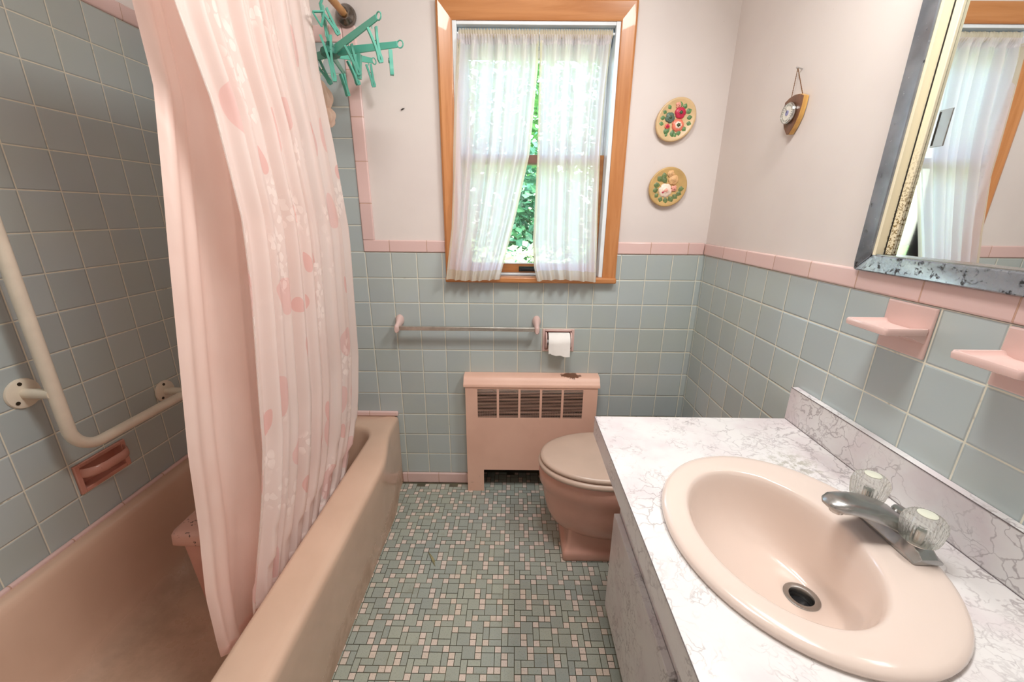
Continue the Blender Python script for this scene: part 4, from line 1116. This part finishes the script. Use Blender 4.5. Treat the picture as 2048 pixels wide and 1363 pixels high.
# ------------------------------------------------------------------ outdoors
g = G(); g.poly([(-30, .2, -.9), (30, .2, -.9), (30, 40, -.9), (-30, 40, -.9)])
struct('ground', g, M('lawn', (112, 140, 70), .9, var=.3, vs=1.5), smooth=False)
def leafmat(name, a, b):
    n = N(name); ri = n.n('ShaderNodeNewGeometry').outputs['Random Per Island']
    col = n.mix(ri, lin(a), lin(b))
    d = n.n('ShaderNodeBsdfPrincipled'); n.set(d.inputs['Base Color'], col); d.inputs['Roughness'].default_value = .45
    t_ = n.n('ShaderNodeBsdfTranslucent'); n.set(t_.inputs[0], col)
    mx = n.n('ShaderNodeMixShader'); mx.inputs[0].default_value = .35
    n.t.links.new(d.outputs[0], mx.inputs[1]); n.t.links.new(t_.outputs[0], mx.inputs[2])
    return n.done(mx.outputs[0])
LF = [leafmat('leaves_mid', (50, 106, 50), (96, 150, 78)), leafmat('leaves_dark', (38, 84, 60), (70, 120, 84)), leafmat('leaves_pale', (150, 178, 120), (206, 214, 176))]
BARK = M('bark', (96, 82, 66), .9, var=.3, vs=20)
def plant(nm, label, cat, base, trunk_h, blobs, nl, ls, mat, seed):
    t = thing(nm, label, cat, base); rnd = random.Random(seed); B = Vector(base)
    g = G(); g.tube([B, B + Vector((.03, 0, trunk_h * .5)), B + Vector((0, .04, trunk_h))], [.07, .05, .03], 8)
    for c, r in blobs[:3]: g.tube([B + Vector((0, .02, trunk_h * .7)), B + Vector(c)], [.03, .012], 6)
    mk('trunk', g, BARK, t)
    g = G(); tot = sum(r[0] * r[1] for c, r in blobs)
    for c, r in blobs:
        for _ in range(int(nl * r[0] * r[1] / tot)):
            v = Vector((rnd.gauss(0, 1), rnd.gauss(0, 1), rnd.gauss(0, 1))).normalized() * (rnd.random() ** .35)
            p = B + Vector(c) + Vector((v.x * r[0], v.y * r[0], v.z * r[1]))
            d = Vector((rnd.gauss(0, 1), rnd.gauss(0, 1), rnd.gauss(0, .7))).normalized(); s = d.cross(Vector((rnd.gauss(0, 1), rnd.gauss(0, 1), 1))).normalized()
            L = ls * rnd.uniform(.6, 1.3); W = L * .32; nrm = d.cross(s)
            g.poly([p, p + d * L * .5 + s * W + nrm * L * .08, p + d * L, p + d * L * .5 - s * W + nrm * L * .08])
    mk('foliage', g, mat, t, smooth=False, flip=False)
plant('leafy_shrub', 'pale leafy shrub close below the window, seen between the sheers', 'shrub', (.10, 2.6, -.9), 1.1, [((0, 0, 1.35), (.7, .55)), ((.5, .2, 1.1), (.5, .5)), ((-.6, .2, 1.2), (.55, .5))], 3600, .10, LF[2], 1)
plant('tree', 'dark green tree with dense crown behind the pale shrub', 'tree', (-.35, 5.2, -.9), 2.4, [((.1, 0, 2.4), (1.3, 1.1)), ((1.2, .3, 2.0), (1.0, .9)), ((-1.3, .3, 2.2), (1.0, 1.0))], 5200, .15, LF[1], 2)
plant('tree', 'bright green tree filling the upper half of the window gap', 'tree', (1.2, 8.5, -.9), 4.2, [((0, 0, 4.6), (2.2, 1.8)), ((-2.2, 0, 4.2), (1.8, 1.6)), ((2.2, .5, 4.0), (1.8, 1.6)), ((-.6, -.6, 3.0), (1.6, 1.0))], 6500, .20, LF[0], 3)

# ------------------------------------------------------------------ lights
def area(name, loc, rot, sx, sy, power, col):
    d = bpy.data.lights.new(name, 'AREA'); d.shape = 'RECTANGLE'; d.size = sx; d.size_y = sy; d.energy = power; d.color = col
    o = bpy.data.objects.new(name, d); COL.objects.link(o); o.location = loc; o.rotation_euler = rot; return o
area('vanity_light', (.69, -1.02, 2.10), (R(0), R(50), 0), .14, .50, 13.0, (1.0, .98, .95))
area('ceiling_fill', (.05, -1.10, 2.425), (0, 0, 0), .34, .34, 16.0, (1.0, .985, .96))  # added overhead fill light, no ceiling lamp is seen
g = G(); g.box(.72, .79, -1.40, -.80, 2.12, 2.22); struct('vanity_light_body', g, WHITE, bevel=.01)  # plain box body of the vanity light, unseen above the mirror cabinet
s = bpy.data.lights.new('sun', 'SUN'); s.energy = 15.0; s.angle = R(.6); s.color = (1, .96, .88)
so = bpy.data.objects.new('sun', s); COL.objects.link(so); so.rotation_euler = Vector((.25, .62, -.74)).to_track_quat('-Z', 'Y').to_euler()
W = bpy.data.worlds.new('World'); SC.world = W; W.use_nodes = True
nt = W.node_tree; nt.nodes.clear()
sky = nt.nodes.new('ShaderNodeTexSky'); sky.sky_type = 'NISHITA'; sky.sun_disc = False; sky.sun_elevation = R(48); sky.sun_rotation = R(180); sky.air_density = 1.2; sky.dust_density = 2.0
bg = nt.nodes.new('ShaderNodeBackground'); bg.inputs[1].default_value = 2.4
wo = nt.nodes.new('ShaderNodeOutputWorld'); nt.links.new(sky.outputs[0], bg.inputs[0]); nt.links.new(bg.outputs[0], wo.inputs[0])

# ------------------------------------------------------------------ camera
pitch, yaw, roll, F = .3071, -.0041, -.0090, 805.7
cyw, syw, cp_, sp_ = math.cos(yaw), math.sin(yaw), math.cos(pitch), math.sin(pitch)
fwd = Vector((syw * cp_, cyw * cp_, -sp_)); right = Vector((cyw, -syw, 0)); down = fwd.cross(right)
r2 = right * math.cos(roll) + down * math.sin(roll); d2 = down * math.cos(roll) - right * math.sin(roll)
cam = bpy.data.cameras.new('camera'); cam.sensor_width = 36; cam.lens = 36 * F / 2048; cam.clip_start = .02
co = bpy.data.objects.new('camera', cam); COL.objects.link(co)
co.matrix_world = Matrix(((r2.x, -d2.x, -fwd.x, 0), (r2.y, -d2.y, -fwd.y, -1.748), (r2.z, -d2.z, -fwd.z, 1.3126), (0, 0, 0, 1)))
SC.camera = co
SC.view_settings.view_transform = 'Standard'; SC.view_settings.look = 'None'; SC.view_settings.exposure = 0.0; SC.view_settings.gamma = 1.0
SC.view_settings.use_curve_mapping = False
SC.cycles.max_bounces = 10; SC.cycles.diffuse_bounces = 6; SC.cycles.transparent_max_bounces = 16; SC.cycles.transmission_bounces = 8
SC.cycles.sample_clamp_indirect = 6; SC.cycles.use_denoising = True; SC.cycles.caustics_reflective = False; SC.cycles.caustics_refractive = False
